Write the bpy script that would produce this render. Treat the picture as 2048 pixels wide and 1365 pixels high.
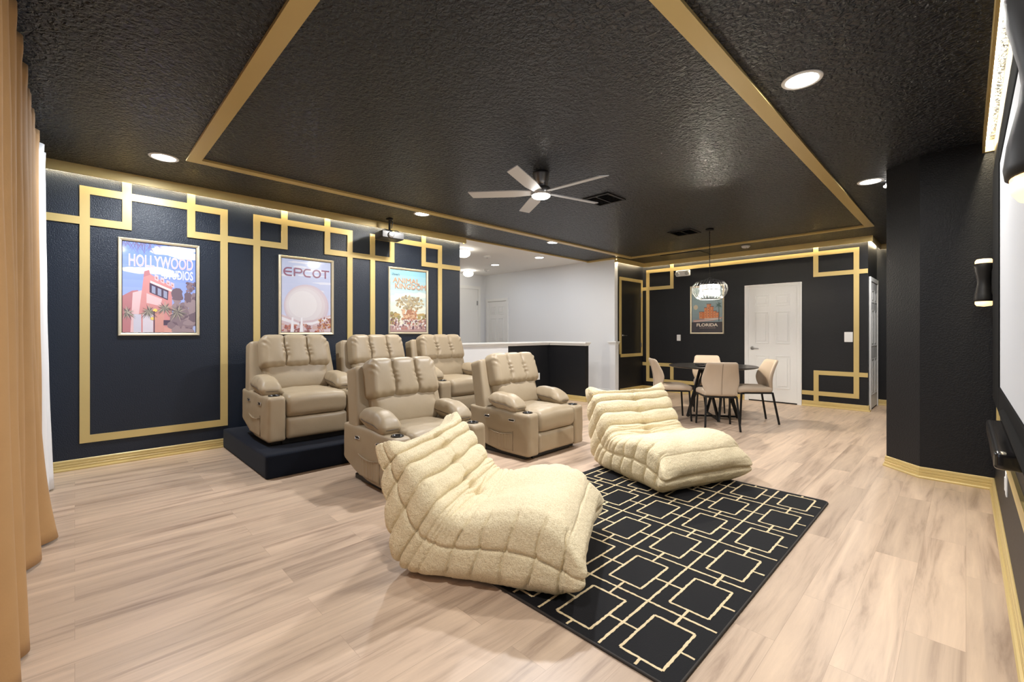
import bpy, bmesh, math, random
from mathutils import Vector, Matrix
from mathutils import noise as mnoise

# ------------------------------------------------------------------ clear
for o in list(bpy.data.objects):
    bpy.data.objects.remove(o, do_unlink=True)
sc = bpy.context.scene
COL = sc.collection
PI = math.pi
rnd = random.Random(7)

# ------------------------------------------------------------------ camera
CAMZ = 1.225
YAW = math.atan(908 / 891.0)
cam_d = bpy.data.cameras.new('camera')
cam = bpy.data.objects.new('camera', cam_d)
COL.objects.link(cam)
cam.location = (0, 0, CAMZ)
cam.rotation_euler = (PI / 2, 0, YAW)
cam_d.sensor_width = 36.0
cam_d.lens = 891.0 * 36.0 / 2048.0
cam_d.shift_y = -15.5 / 2048.0
cam_d.clip_start = 0.01
cam_d.clip_end = 60
sc.camera = cam

# ------------------------------------------------------------------ world, exposure
w = bpy.data.worlds.new('world')
sc.world = w
w.use_nodes = True
w.node_tree.nodes['Background'].inputs[0].default_value = (0.75, 0.85, 1.0, 1)
w.node_tree.nodes['Background'].inputs[1].default_value = 1.0
sc.view_settings.view_transform = 'Standard'
sc.view_settings.look = 'None'
sc.view_settings.gamma = 1
sc.view_settings.use_curve_mapping = False
sc.view_settings.exposure = 0.30

# light levels
P_CAN = 33.0      # recessed cans
P_FAN = 48.0
P_DAY_FILL = 85.0     # added cool fill, let in where the curtain leaves the window bare
E_LED = 160.0      # cornice tape
WARM = (1.0, 0.86, 0.66)
NEUT = (1.0, 0.965, 0.92)
COOL = (0.80, 0.89, 1.0)


def area(name, loc, size, power, color, rot=(0, 0, 0), shape='DISK', size_y=None, spread=PI):
    l = bpy.data.lights.new(name, 'AREA')
    l.shape = shape
    l.size = size
    if size_y:
        l.size_y = size_y
    l.energy = power
    l.color = color
    l.spread = spread
    o = bpy.data.objects.new(name, l)
    COL.objects.link(o)
    o.location = loc
    o.rotation_euler = rot
    return o


# added cool fill standing in for daylight, outside the unseen window wall
area('daylight_fill', (-2.9, -0.95, 1.45), 4.4, P_DAY_FILL, COOL, (PI / 2, 0, PI), 'RECTANGLE', 2.1)

CEIL = 2.735
XL = -5.60          # left wall
YB = 8.83           # back wall
XR = 0.155          # wall with the screen
YN = -0.42          # window wall behind the curtain

# ------------------------------------------------------------------ materials
MATS = {}


def mat(name, col, rough=0.5, metal=0.0, bump=None, var=None, spec=0.5, coat=0.0, sheen=0.0, emit=None, estr=0.0):
    if name in MATS:
        return MATS[name]
    m = bpy.data.materials.new(name)
    m.use_nodes = True
    nt = m.node_tree
    b = nt.nodes['Principled BSDF']
    b.inputs['Base Color'].default_value = (*col, 1)
    b.inputs['Roughness'].default_value = rough
    b.inputs['Metallic'].default_value = metal
    b.inputs['Specular IOR Level'].default_value = spec
    b.inputs['Coat Weight'].default_value = coat
    b.inputs['Sheen Weight'].default_value = sheen
    if emit:
        b.inputs['Emission Color'].default_value = (*emit, 1)
        b.inputs['Emission Strength'].default_value = estr
    tc = nt.nodes.new('ShaderNodeTexCoord')
    if bump:
        sc_, st, dist = bump[:3]
        n = nt.nodes.new('ShaderNodeTexNoise')
        n.inputs['Scale'].default_value = sc_
        n.inputs['Detail'].default_value = bump[3] if len(bump) > 3 else 3
        nt.links.new(tc.outputs['Object'], n.inputs['Vector'])
        bp = nt.nodes.new('ShaderNodeBump')
        bp.inputs['Strength'].default_value = st
        bp.inputs['Distance'].default_value = dist
        nt.links.new(n.outputs['Fac'], bp.inputs['Height'])
        nt.links.new(bp.outputs['Normal'], b.inputs['Normal'])
    if var:
        vs, vc = var
        n2 = nt.nodes.new('ShaderNodeTexNoise')
        n2.inputs['Scale'].default_value = vs
        n2.inputs['Detail'].default_value = 4
        nt.links.new(tc.outputs['Object'], n2.inputs['Vector'])
        mx = nt.nodes.new('ShaderNodeMix')
        mx.data_type = 'RGBA'
        mx.inputs[6].default_value = (*col, 1)
        mx.inputs[7].default_value = (*vc, 1)
        nt.links.new(n2.outputs['Fac'], mx.inputs[0])
        nt.links.new(mx.outputs[2], b.inputs['Base Color'])
    MATS[name] = m
    return m


def orange_peel(name, col, rough, scale, strength, dist, spec=0.5):
    """Knock-down textured paint: flattened islands of plaster under paint."""
    m = bpy.data.materials.new(name)
    m.use_nodes = True
    nt = m.node_tree
    b = nt.nodes['Principled BSDF']
    b.inputs['Base Color'].default_value = (*col, 1)
    b.inputs['Roughness'].default_value = rough
    b.inputs['Specular IOR Level'].default_value = spec
    g = nt.nodes.new('ShaderNodeNewGeometry')
    n = nt.nodes.new('ShaderNodeTexNoise')
    n.inputs['Scale'].default_value = scale
    n.inputs['Detail'].default_value = 2.5
    n.inputs['Distortion'].default_value = 0.6
    nt.links.new(g.outputs['Position'], n.inputs['Vector'])
    r = nt.nodes.new('ShaderNodeValToRGB')
    r.color_ramp.elements[0].position = 0.38
    r.color_ramp.elements[1].position = 0.62
    nt.links.new(n.outputs['Fac'], r.inputs['Fac'])
    bp = nt.nodes.new('ShaderNodeBump')
    bp.inputs['Strength'].default_value = strength
    bp.inputs['Distance'].default_value = dist
    nt.links.new(r.outputs['Color'], bp.inputs['Height'])
    nt.links.new(bp.outputs['Normal'], b.inputs['Normal'])
    MATS[name] = m
    return m


M_NAVY = orange_peel('navy_wall_paint', (0.011, 0.017, 0.030), 0.38, 110, 0.4, 0.0025, 0.4)
M_BLACKW = orange_peel('black_wall_paint', (0.0065, 0.0070, 0.0090), 0.48, 90, 0.35, 0.0025, 0.32)
M_CEIL = orange_peel('black_ceiling_paint', (0.0040, 0.0065, 0.0130), 0.33, 40, 1.0, 0.010, 0.55)
M_WHITEW = mat('white_wall_paint', (0.74, 0.75, 0.77), 0.6)
M_WHITEC = mat('white_ceiling_paint', (0.80, 0.79, 0.76), 0.7)
M_WHITE = mat('white_trim_paint', (0.78, 0.78, 0.77), 0.62, spec=0.25)
M_GOLD = mat('gold_paint', (0.61, 0.465, 0.19), 0.36, 0.12, bump=(18, 0.05, 0.002), var=(2.5, (0.56, 0.42, 0.17)))
M_LEATHER = mat('taupe_leather', (0.375, 0.298, 0.198), 0.44, bump=(30, 0.14, 0.005, 5), var=(6, (0.335, 0.262, 0.172)), spec=0.4)
M_SEAM = mat('dark_seam_piping', (0.10, 0.075, 0.055), 0.6)
M_BLACKP = mat('black_plastic', (0.012, 0.012, 0.013), 0.35)
M_GLOSSB = mat('glossy_black_plastic', (0.010, 0.009, 0.009), 0.2, coat=0.2)
M_BLACKM = mat('black_metal', (0.009, 0.0085, 0.0085), 0.5, 0.1, spec=0.35)
M_CHROME = mat('chrome', (0.75, 0.75, 0.76), 0.18, 1.0)
M_NICKEL = mat('brushed_nickel', (0.42, 0.42, 0.43), 0.32, 1.0)
M_BLADE = mat('silver_blade', (0.62, 0.63, 0.66), 0.4, 0.2)
M_VELVET = mat('navy_carpet', (0.006, 0.009, 0.018), 0.9, bump=(260, 0.5, 0.003), sheen=0.04, spec=0.2)
M_SCREEN = mat('screen_fabric', (0.52, 0.54, 0.58), 0.7)
M_BLVEL = mat('black_velvet', (0.0025, 0.0025, 0.003), 0.95, spec=0.1)
M_CURT = mat('tan_curtain_velvet', (0.47, 0.275, 0.115), 0.85, bump=(120, 0.12, 0.003), var=(9, (0.40, 0.23, 0.095)), sheen=0.03)
M_LINING = mat('white_curtain_lining', (0.82, 0.82, 0.84), 0.8)
M_SEATF = mat('beige_chair_fabric', (0.50, 0.40, 0.30), 0.6, bump=(160, 0.15, 0.002), var=(8, (0.44, 0.35, 0.26)))
M_PFRAME = mat('champagne_frame', (0.70, 0.62, 0.46), 0.32, 0.55)
M_LIT = mat('lit_lens', (1, 1, 1), 0.5, emit=(1.0, 0.97, 0.92), estr=22.0)
M_LITW = mat('lit_globe_glass', (1, 1, 1), 0.4, emit=(1.0, 0.93, 0.80), estr=9.0)
M_LED = mat('led_tape', (1, 1, 1), 0.5, emit=(1.0, 0.87, 0.62), estr=E_LED)
M_GLOW = mat('lit_amber_glass', (1, 0.9, 0.7), 0.4, emit=(1.0, 0.62, 0.26), estr=1.6)
M_RUG = mat('black_rug_pile', (0.0045, 0.0045, 0.006), 0.8, bump=(220, 0.5, 0.003), spec=0.25)
M_RUGG = mat('gold_rug_pile', (0.58, 0.42, 0.19), 0.6, bump=(200, 0.6, 0.003), var=(60, (0.80, 0.68, 0.46)))
M_RUGE = mat('rug_binding', (0.030, 0.024, 0.020), 0.8)
M_CREAM = None


def boucle():
    m = bpy.data.materials.new('cream_boucle')
    m.use_nodes = True
    nt = m.node_tree
    b = nt.nodes['Principled BSDF']
    b.inputs['Roughness'].default_value = 0.9
    b.inputs['Sheen Weight'].default_value = 0.08
    b.inputs['Sheen Roughness'].default_value = 0.6
    tc = nt.nodes.new('ShaderNodeTexCoord')
    n = nt.nodes.new('ShaderNodeTexNoise')
    n.inputs['Scale'].default_value = 170
    n.inputs['Detail'].default_value = 3
    nt.links.new(tc.outputs['Object'], n.inputs['Vector'])
    v = nt.nodes.new('ShaderNodeTexNoise')
    v.inputs['Scale'].default_value = 60
    v.inputs['Detail'].default_value = 4
    nt.links.new(tc.outputs['Object'], v.inputs['Vector'])
    mx = nt.nodes.new('ShaderNodeMix')
    mx.data_type = 'RGBA'
    mx.inputs[6].default_value = (0.68, 0.56, 0.345, 1)
    mx.inputs[7].default_value = (0.85, 0.74, 0.51, 1)
    r = nt.nodes.new('ShaderNodeValToRGB')
    r.color_ramp.elements[0].position = 0.35
    r.color_ramp.elements[1].position = 0.6
    nt.links.new(n.outputs['Fac'], r.inputs['Fac'])
    nt.links.new(r.outputs['Color'], mx.inputs[0])
    nt.links.new(mx.outputs[2], b.inputs['Base Color'])
    add = nt.nodes.new('ShaderNodeMath')
    add.operation = 'ADD'
    nt.links.new(n.outputs['Fac'], add.inputs[0])
    nt.links.new(v.outputs['Fac'], add.inputs[1])
    bp = nt.nodes.new('ShaderNodeBump')
    bp.inputs['Strength'].default_value = 0.55
    bp.inputs['Distance'].default_value = 0.008
    nt.links.new(add.outputs[0], bp.inputs['Height'])
    nt.links.new(bp.outputs['Normal'], b.inputs['Normal'])
    return m


M_CREAM = boucle()


def wood_floor():
    m = bpy.data.materials.new('oak_plank_floor')
    m.use_nodes = True
    nt = m.node_tree
    L = nt.links
    b = nt.nodes['Principled BSDF']
    b.inputs['Roughness'].default_value = 0.38
    b.inputs['Specular IOR Level'].default_value = 0.45
    g = nt.nodes.new('ShaderNodeNewGeometry')
    sp = nt.nodes.new('ShaderNodeSeparateXYZ')
    L.new(g.outputs['Position'], sp.inputs[0])
    cb = nt.nodes.new('ShaderNodeCombineXYZ')
    L.new(sp.outputs['Y'], cb.inputs['X'])
    L.new(sp.outputs['X'], cb.inputs['Y'])
    br = nt.nodes.new('ShaderNodeTexBrick')
    br.inputs['Scale'].default_value = 1.0
    br.inputs['Brick Width'].default_value = 1.22
    br.inputs['Row Height'].default_value = 0.178
    br.inputs['Mortar Size'].default_value = 0.0008
    br.inputs['Mortar Smooth'].default_value = 0.2
    br.offset = 0.37
    br.offset_frequency = 2
    br.inputs['Color1'].default_value = (0.0, 0.0, 0.0, 1)
    br.inputs['Color2'].default_value = (1.0, 1.0, 1.0, 1)
    br.inputs['Mortar'].default_value = (0.5, 0.5, 0.5, 1)
    L.new(cb.outputs[0], br.inputs['Vector'])
    # stretched grain, shifted per plank
    mp = nt.nodes.new('ShaderNodeCombineXYZ')
    mx1 = nt.nodes.new('ShaderNodeMath'); mx1.operation = 'MULTIPLY'; mx1.inputs[1].default_value = 1.1
    L.new(sp.outputs['Y'], mx1.inputs[0])
    mx2 = nt.nodes.new('ShaderNodeMath'); mx2.operation = 'MULTIPLY'; mx2.inputs[1].default_value = 13
    L.new(sp.outputs['X'], mx2.inputs[0])
    L.new(mx1.outputs[0], mp.inputs[0])
    L.new(mx2.outputs[0], mp.inputs[1])
    sepc = nt.nodes.new('ShaderNodeSeparateColor')
    L.new(br.outputs['Color'], sepc.inputs[0])
    mx3 = nt.nodes.new('ShaderNodeMath'); mx3.operation = 'MULTIPLY'; mx3.inputs[1].default_value = 9
    L.new(sepc.outputs[0], mx3.inputs[0])
    L.new(mx3.outputs[0], mp.inputs[2])
    n = nt.nodes.new('ShaderNodeTexNoise')
    n.inputs['Scale'].default_value = 1.0
    n.inputs['Detail'].default_value = 8
    n.inputs['Roughness'].default_value = 0.62
    n.inputs['Distortion'].default_value = 0.5
    L.new(mp.outputs[0], n.inputs['Vector'])
    r = nt.nodes.new('ShaderNodeValToRGB')
    e = r.color_ramp.elements
    e[0].position = 0.28; e[0].color = (0.30, 0.21, 0.15, 1)
    e[1].position = 0.70; e[1].color = (0.66, 0.50, 0.365, 1)
    x = r.color_ramp.elements.new(0.47); x.color = (0.53, 0.395, 0.292, 1)
    L.new(n.outputs['Fac'], r.inputs['Fac'])
    # plank to plank tone
    tone = nt.nodes.new('ShaderNodeMapRange')
    tone.inputs['To Min'].default_value = 0.90
    tone.inputs['To Max'].default_value = 1.08
    L.new(sepc.outputs[0], tone.inputs['Value'])
    mu = nt.nodes.new('ShaderNodeVectorMath'); mu.operation = 'SCALE'
    L.new(r.outputs['Color'], mu.inputs[0])
    L.new(tone.outputs[0], mu.inputs['Scale'])
    # joints
    jm = nt.nodes.new('ShaderNodeMix'); jm.data_type = 'RGBA'
    L.new(br.outputs['Fac'], jm.inputs[0])
    L.new(mu.outputs[0], jm.inputs[6])
    jm.inputs[7].default_value = (0.40, 0.29, 0.21, 1)
    L.new(jm.outputs[2], b.inputs['Base Color'])
    bp = nt.nodes.new('ShaderNodeBump')
    bp.inputs['Strength'].default_value = 0.08
    bp.inputs['Distance'].default_value = 0.002
    L.new(n.outputs['Fac'], bp.inputs['Height'])
    L.new(bp.outputs['Normal'], b.inputs['Normal'])
    return m


M_FLOOR = wood_floor()

M_PRINT = bpy.data.materials.new('poster_print')
M_PRINT.use_nodes = True
_b = M_PRINT.node_tree.nodes['Principled BSDF']
_b.inputs['Roughness'].default_value = 0.25
_b.inputs['Coat Weight'].default_value = 0.5
_b.inputs['Coat Roughness'].default_value = 0.06
_a = M_PRINT.node_tree.nodes.new('ShaderNodeAttribute')
_a.attribute_name = 'Col'
M_PRINT.node_tree.links.new(_a.outputs['Color'], _b.inputs['Base Color'])


# ------------------------------------------------------------------ mesh helpers
class MB:
    def __init__(s):
        s.v = []; s.f = []

    def add(s, vs, fs):
        n = len(s.v)
        s.v += [tuple(p) for p in vs]
        s.f += [tuple(i + n for i in f) for f in fs]
        return s

    def box(s, x0, x1, y0, y1, z0, z1):
        return s.add([(x0, y0, z0), (x1, y0, z0), (x1, y1, z0), (x0, y1, z0), (x0, y0, z1), (x1, y0, z1), (x1, y1, z1), (x0, y1, z1)],
                     [(0, 3, 2, 1), (4, 5, 6, 7), (0, 1, 5, 4), (1, 2, 6, 5), (2, 3, 7, 6), (3, 0, 4, 7)])

    def bar(s, p, q, w, h, up=(0, 0, 1)):
        p = Vector(p); q = Vector(q)
        d = (q - p).normalized()
        u = Vector(up)
        if abs(d.dot(u)) > 0.98:
            u = Vector((1, 0, 0))
        a = d.cross(u).normalized(); b = a.cross(d).normalized()
        vs = []
        for c in (p, q):
            for i, j in ((-1, -1), (1, -1), (1, 1), (-1, 1)):
                vs.append(c + a * i * w / 2 + b * j * h / 2)
        return s.add(vs, [(0, 1, 2, 3), (7, 6, 5, 4), (0, 4, 5, 1), (1, 5, 6, 2), (2, 6, 7, 3), (3, 7, 4, 0)])

    def tube(s, pts, r, n=8, closed=False):
        pts = [Vector(p) for p in pts]
        rings = []
        m = len(pts)
        prev = None
        for i, p in enumerate(pts):
            if closed:
                d = (pts[(i + 1) % m] - pts[i - 1]).normalized()
            else:
                d = (pts[min(i + 1, m - 1)] - pts[max(i - 1, 0)]).normalized()
            if prev is None:
                u = Vector((0, 0, 1)) if abs(d.z) < 0.9 else Vector((1, 0, 0))
                a = d.cross(u).normalized()
            else:
                a = (prev - d * prev.dot(d)).normalized()
            prev = a
            b = d.cross(a)
            rr = r[i] if isinstance(r, (list, tuple)) else r
            rings.append([p + (a * math.cos(2 * PI * k / n) + b * math.sin(2 * PI * k / n)) * rr for k in range(n)])
        vs = [q for ring in rings for q in ring]
        fs = []
        for i in range(m if closed else m - 1):
            j = (i + 1) % m
            for k in range(n):
                k2 = (k + 1) % n
                fs.append((i * n + k, i * n + k2, j * n + k2, j * n + k))
        if not closed:
            fs.append(tuple(range(n - 1, -1, -1)))
            fs.append(tuple((m - 1) * n + k for k in range(n)))
        return s.add(vs, fs)

    def lathe(s, prof, n=32, c=(0, 0, 0), sx=1, sy=1):
        vs = []; fs = []
        for r, z in prof:
            for k in range(n):
                t = 2 * PI * k / n
                vs.append((c[0] + r * math.cos(t) * sx, c[1] + r * math.sin(t) * sy, c[2] + z))
        for i in range(len(prof) - 1):
            for k in range(n):
                k2 = (k + 1) % n
                fs.append((i * n + k, i * n + k2, (i + 1) * n + k2, (i + 1) * n + k))
        if prof[0][0] > 1e-6:
            fs.append(tuple(range(n - 1, -1, -1)))
        if prof[-1][0] > 1e-6:
            fs.append(tuple((len(prof) - 1) * n + k for k in range(n)))
        return s.add(vs, fs)

    def prism(s, poly, axis, a, b):
        """poly of 2-d points extruded along axis from a to b. axis 'x': (y,z); 'y': (x,z); 'z': (x,y)"""
        def P(p, t):
            return {'x': (t, p[0], p[1]), 'y': (p[0], t, p[1]), 'z': (p[0], p[1], t)}[axis]
        n = len(poly)
        vs = [P(p, a) for p in poly] + [P(p, b) for p in poly]
        fs = [tuple(range(n)), tuple(range(2 * n - 1, n - 1, -1))]
        fs += [(i, n + i, n + (i + 1) % n, (i + 1) % n) for i in range(n)]
        return s.add(vs, fs)

    def rbox(s, h, r, n, fn=None, c=(0, 0, 0)):
        """subdivided rounded box, half sizes h, radius r, n cells per axis, fn deforms (p, raw) -> p"""
        idx = {}; vs = []; fs = []
        hx, hy, hz = h
        if not isinstance(r, (tuple, list)):
            r = (r, r, r)

        def V(i, j, k):
            key = (i, j, k)
            if key in idx:
                return idx[key]
            raw = Vector(((i / n[0] * 2 - 1) * hx, (j / n[1] * 2 - 1) * hy, (k / n[2] * 2 - 1) * hz))
            q = Vector([max(-(hh - rr), min(hh - rr, a)) for a, hh, rr in zip(raw, h, r)])
            d = Vector([(a - b) / rr if rr > 0 else 0 for a, b, rr in zip(raw, q, r)])
            if d.length > 1e-9:
                m = max(abs(t) for t in d)
                dd = d.normalized() * m
                p = q + Vector([t * rr for t, rr in zip(dd, r)])
            else:
                p = raw
            if fn:
                p = Vector(fn(p, raw))
            p = p + Vector(c)
            idx[key] = len(vs)
            vs.append(tuple(p))
            return idx[key]
        nx, ny, nz = n
        for i in range(nx):
            for j in range(ny):
                fs.append((V(i, j, 0), V(i, j + 1, 0), V(i + 1, j + 1, 0), V(i + 1, j, 0)))
                fs.append((V(i, j, nz), V(i + 1, j, nz), V(i + 1, j + 1, nz), V(i, j + 1, nz)))
        for i in range(nx):
            for k in range(nz):
                fs.append((V(i, 0, k), V(i + 1, 0, k), V(i + 1, 0, k + 1), V(i, 0, k + 1)))
                fs.append((V(i, ny, k), V(i, ny, k + 1), V(i + 1, ny, k + 1), V(i + 1, ny, k)))
        for j in range(ny):
            for k in range(nz):
                fs.append((V(0, j, k), V(0, j, k + 1), V(0, j + 1, k + 1), V(0, j + 1, k)))
                fs.append((V(nx, j, k), V(nx, j + 1, k), V(nx, j + 1, k + 1), V(nx, j, k + 1)))
        return s.add(vs, fs)

    def xf(s, m):
        s.v = [tuple(m @ Vector(p)) for p in s.v]
        return s

    def build(s, name, m, parent=None, bevel=0, smooth=False, seg=2):
        me = bpy.data.meshes.new(name)
        me.from_pydata(s.v, [], s.f)
        bm = bmesh.new(); bm.from_mesh(me)
        bmesh.ops.recalc_face_normals(bm, faces=bm.faces)
        bm.to_mesh(me); bm.free()
        if m:
            me.materials.append(m)
        if smooth:
            for p in me.polygons:
                p.use_smooth = True
        o = bpy.data.objects.new(name, me)
        COL.objects.link(o)
        if parent:
            o.parent = parent
        if bevel:
            b = o.modifiers.new('bevel', 'BEVEL')
            b.width = bevel; b.segments = seg; b.limit_method = 'ANGLE'; b.angle_limit = math.radians(35)
            b.harden_normals = False
        return o


def thing(name, label, cat, loc=(0, 0, 0), rz=0.0, group=None):
    o = bpy.data.objects.new(name, None)
    COL.objects.link(o)
    o.empty_display_size = 0.1
    o.location = loc; o.rotation_euler = (0, 0, rz)
    o['label'] = label; o['category'] = cat
    if group:
        o['group'] = group
    return o


def tag(o, label, cat, group=None):
    o['label'] = label; o['category'] = cat
    if group:
        o['group'] = group
    return o


def structure(o):
    o['kind'] = 'structure'
    return o


def dup(root, loc, rz=None, label=None, group=None):
    r = root.copy(); COL.objects.link(r)
    r.location = loc
    if rz is not None:
        r.rotation_euler = (0, 0, rz)
    if label:
        r['label'] = label
    if group:
        r['group'] = group

    def kids(a, b):
        for ch in list(a.children):
            c = ch.copy(); COL.objects.link(c); c.parent = b
            kids(ch, c)
    kids(root, r)
    return r


def smoothstep(a, b, x):
    t = max(0, min(1, (x - a) / (b - a)))
    return t * t * (3 - 2 * t)


def G(x, s):
    return math.exp(-(x / s) ** 2)


# ------------------------------------------------------------------ shell of the room
def S(name, m, *boxes):
    mb = MB()
    for b in boxes:
        mb.box(*b)
    return structure(mb.build(name, m))


S('floor', M_FLOOR, (-9.1, 0.4, -0.9, 10.2, -0.12, 0.0))
S('ceiling', M_CEIL, (XL + 0.03, 0.4, YN - 0.02, YB + 1.2, CEIL, CEIL + 0.1), (XL - 0.08, XL + 0.03, YN - 0.02, 4.34, CEIL, CEIL + 0.1))
S('ceiling_hall', M_WHITEC, (-9.1, XL + 0.03, 4.34, 7.9, CEIL + 0.0, CEIL + 0.1), (-9.1, XL - 0.08, 3.0, 4.34, CEIL, CEIL + 0.1))
S('wall_left', M_NAVY, (XL - 0.10, XL, YN - 0.05, 4.34, 0, CEIL))
S('wall_back', M_BLACKW, (-5.1, -1.07, YB, YB + 0.12, 0, CEIL))
S('wall_alcove', M_BLACKW, (-5.05, -4.93, 7.83, YB, 0, CEIL))
S('wall_hall_back', M_WHITEW, (-9.0, -4.93, 7.72, 7.83, 0, CEIL))
S('wall_hall_left', M_WHITEW, (-9.0, -8.88, 3.0, 7.72, 0, CEIL))
S('wall_hall_front', M_WHITEW, (-9.0, XL - 0.10, 3.0, 3.12, 0, CEIL))
S('wall_closet', M_BLACKW, (-1.17, -1.07, YB + 0.12, 9.81, 0, CEIL))
S('wall_corridor', M_BLACKW, (-1.2, -0.3, 9.81, 9.92, 0, CEIL))
S('wall_right', M_BLACKW, (XR, XR + 0.12, YN - 0.05, 5.13, 0, CEIL))
# window wall behind the curtain: solid pieces around an unseen window, its bare end added to admit fill
S('wall_window', M_NAVY, (XL, -5.05, YN - 0.12, YN, 0, CEIL), (-0.55, XR, YN - 0.12, YN, 0, CEIL),
  (-5.05, -0.55, YN - 0.12, YN, 0, 0.35), (-5.05, -0.55, YN - 0.12, YN, 2.35, CEIL))
mb = MB()
for x in (-5.05, -3.93, -2.80, -1.68, -0.60):
    mb.box(x, x + 0.05, YN - 0.09, YN - 0.03, 0.35, 2.35)
mb.box(-5.05, -0.55, YN - 0.09, YN - 0.03, 0.35, 0.40).box(-5.05, -0.55, YN - 0.09, YN - 0.03, 2.30, 2.35)
win = structure(mb.build('window_1', M_WHITE))
# pillar with one slanted face
mb = MB().prism([(XR + 0.12, 5.12), (-0.275, 5.12), (-0.515, 5.355), (-0.515, 9.81), (XR + 0.12, 9.81)], 'z', 0, CEIL)
structure(mb.build('wall_pillar', M_BLACKW))
# half wall round the stairs
S('wall_half_white', M_WHITEW, (XL - 0.10, XL, 4.34, 5.40, 0, 1.01))
S('wall_half_black', M_BLACKW, (XL - 0.10, XL, 5.40, 6.60, 0, 1.01), (XL, -4.76, 6.50, 6.60, 0, 1.01))
S('wall_half_stub', M_WHITEW, (-4.97, -4.84, 7.60, 7.72, 0, 1.01))


mb = MB()
for k, (e, z0, z1) in enumerate(((0.012, 1.0, 1.02), (0.022, 1.02, 1.04), (0.035, 1.04, 1.065))):
    mb.box(XL - 0.10 - e, XL + e, 4.34, 6.60 + e, z0, z1)
    mb.box(XL + e, -4.76 + e, 6.50 - e, 6.60 + e, z0, z1)
structure(mb.build('trim_half_wall_cap', M_WHITE, bevel=0.003))
mb = MB()
for k, (e, z0, z1) in enumerate(((0.008, 1.0, 1.02), (0.018, 1.02, 1.04), (0.035, 1.04, 1.065))):
    mb.box(-4.97 - e, -4.84 + e, 7.60 - e, 7.72, z0, z1)
structure(mb.build('trim_stub_cap', M_WHITE, bevel=0.003))

# ------------------------------------------------------------------ baseboards, cornices
BASE = [(0, 0), (0.026, 0), (0.027, 0.010), (0.022, 0.019), (0.014, 0.021), (0.014, 0.040), (0.011, 0.043), (0.011, 0.047), (0.014, 0.050),
        (0.013, 0.064), (0.009, 0.067), (0.009, 0.071), (0.011, 0.074), (0.009, 0.088), (0.004, 0.094), (0, 0.094)]


def run(prof, pts, z=0.0, side=1):
    """sweep a (distance, height) profile along wall points with mitred corners; side=+1: room on the left of travel"""
    mb = MB()
    P = [Vector(p) for p in pts]
    n = len(P); rings = []
    for i in range(n):
        ds = []
        if i > 0: ds.append((P[i] - P[i - 1]).normalized())
        if i < n - 1: ds.append((P[i + 1] - P[i]).normalized())
        ns = [Vector((-d.y, d.x)) * side for d in ds]
        if len(ns) == 2:
            m = (ns[0] + ns[1]); m = m / max(1e-6, m.dot(ns[0]))
        else:
            m = ns[0]
        rings.append([(P[i].x + m.x * a, P[i].y + m.y * a, z + b) for a, b in prof])
    k = len(prof)
    vs = [p for r in rings for p in r]; fs = []
    for i in range(n - 1):
        for j in range(k):
            j2 = (j + 1) % k
            fs.append((i * k + j, i * k + j2, (i + 1) * k + j2, (i + 1) * k + j))
    fs.append(tuple(range(k))); fs.append(tuple((n - 1) * k + j for j in range(k))[::-1])
    return mb.add(vs, fs)


def baseboard(name, pts, m=M_GOLD, side=1):
    return structure(run(BASE, pts, 0, side).build(name, m))


baseboard('baseboard_left', [(XL, YN), (XL, 1.15)], side=-1)
baseboard('baseboard_half_wall', [(XL, 5.40), (XL, 6.50), (-4.76, 6.50), (-4.76, 6.60)], side=-1)
baseboard('baseboard_alcove', [(-4.93, 7.90), (-4.93, YB), (-2.86, YB)], side=-1)
baseboard('baseboard_back', [(-1.955, YB), (-1.07, YB), (-1.07, YB + 0.10)], side=-1)
baseboard('baseboard_corridor', [(-1.07, 9.81), (-0.515, 9.81)], side=-1)
baseboard('baseboard_pillar', [(-0.515, 9.7), (-0.515, 5.355), (-0.275, 5.12), (XR, 5.12), (XR, YN)], side=-1)
baseboard('baseboard_stub', [(-5.3, 7.72), (-4.97, 7.72), (-4.97, 7.60), (-4.84, 7.60), (-4.84, 7.72)], M_WHITE, side=-1)

FASC = [(0.050, 2.648), (0.065, 2.648), (0.065, CEIL), (0.050, CEIL)]
TAPE = [(0.036, 2.700), (0.046, 2.700), (0.046, 2.706), (0.036, 2.706)]


def cornice(i, pts, tape=True, side=-1):
    structure(run(FASC, pts, 0, side).build('trim_cornice_%d' % i, M_GOLD))
    if tape:
        o = run(TAPE, pts, 0, side).build('led_tape', M_LED)
        return o


t1 = cornice(1, [(XL, YN), (XL, 4.42)])
t2 = cornice(2, [(-4.93, 7.72), (-4.93, YB), (-1.07, YB), (-1.07, 9.81), (-0.515, 9.81)])
t3 = cornice(3, [(XR, 5.12), (XR, YN)])
tag(t1, 'warm white strip light hidden behind the gold cornice above the three posters', 'strip light', 'cornice strip lights')
tag(t2, 'warm white strip light behind the gold cornice round the dining end', 'strip light', 'cornice strip lights')
tag(t3, 'warm white strip light behind the cornice above the projection screen', 'strip light', 'cornice strip lights')
S('trim_cornice_end', M_GOLD, (XL + 0.0, XL + 0.05, 4.405, 4.42, 2.648, CEIL), (-4.93, -4.88, 7.72, 7.735, 2.648, CEIL), (XR - 0.05, XR, 5.10, 5.12, 2.648, CEIL))
# gold edge of the black ceiling above the stairs
S('trim_ceiling_edge', M_GOLD, (XL + 0.03, XL + 0.055, 4.42, 7.66, CEIL - 0.022, CEIL + 0.001), (XL + 0.03, -4.93, 7.66, 7.72, CEIL - 0.03, CEIL + 0.001))

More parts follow.
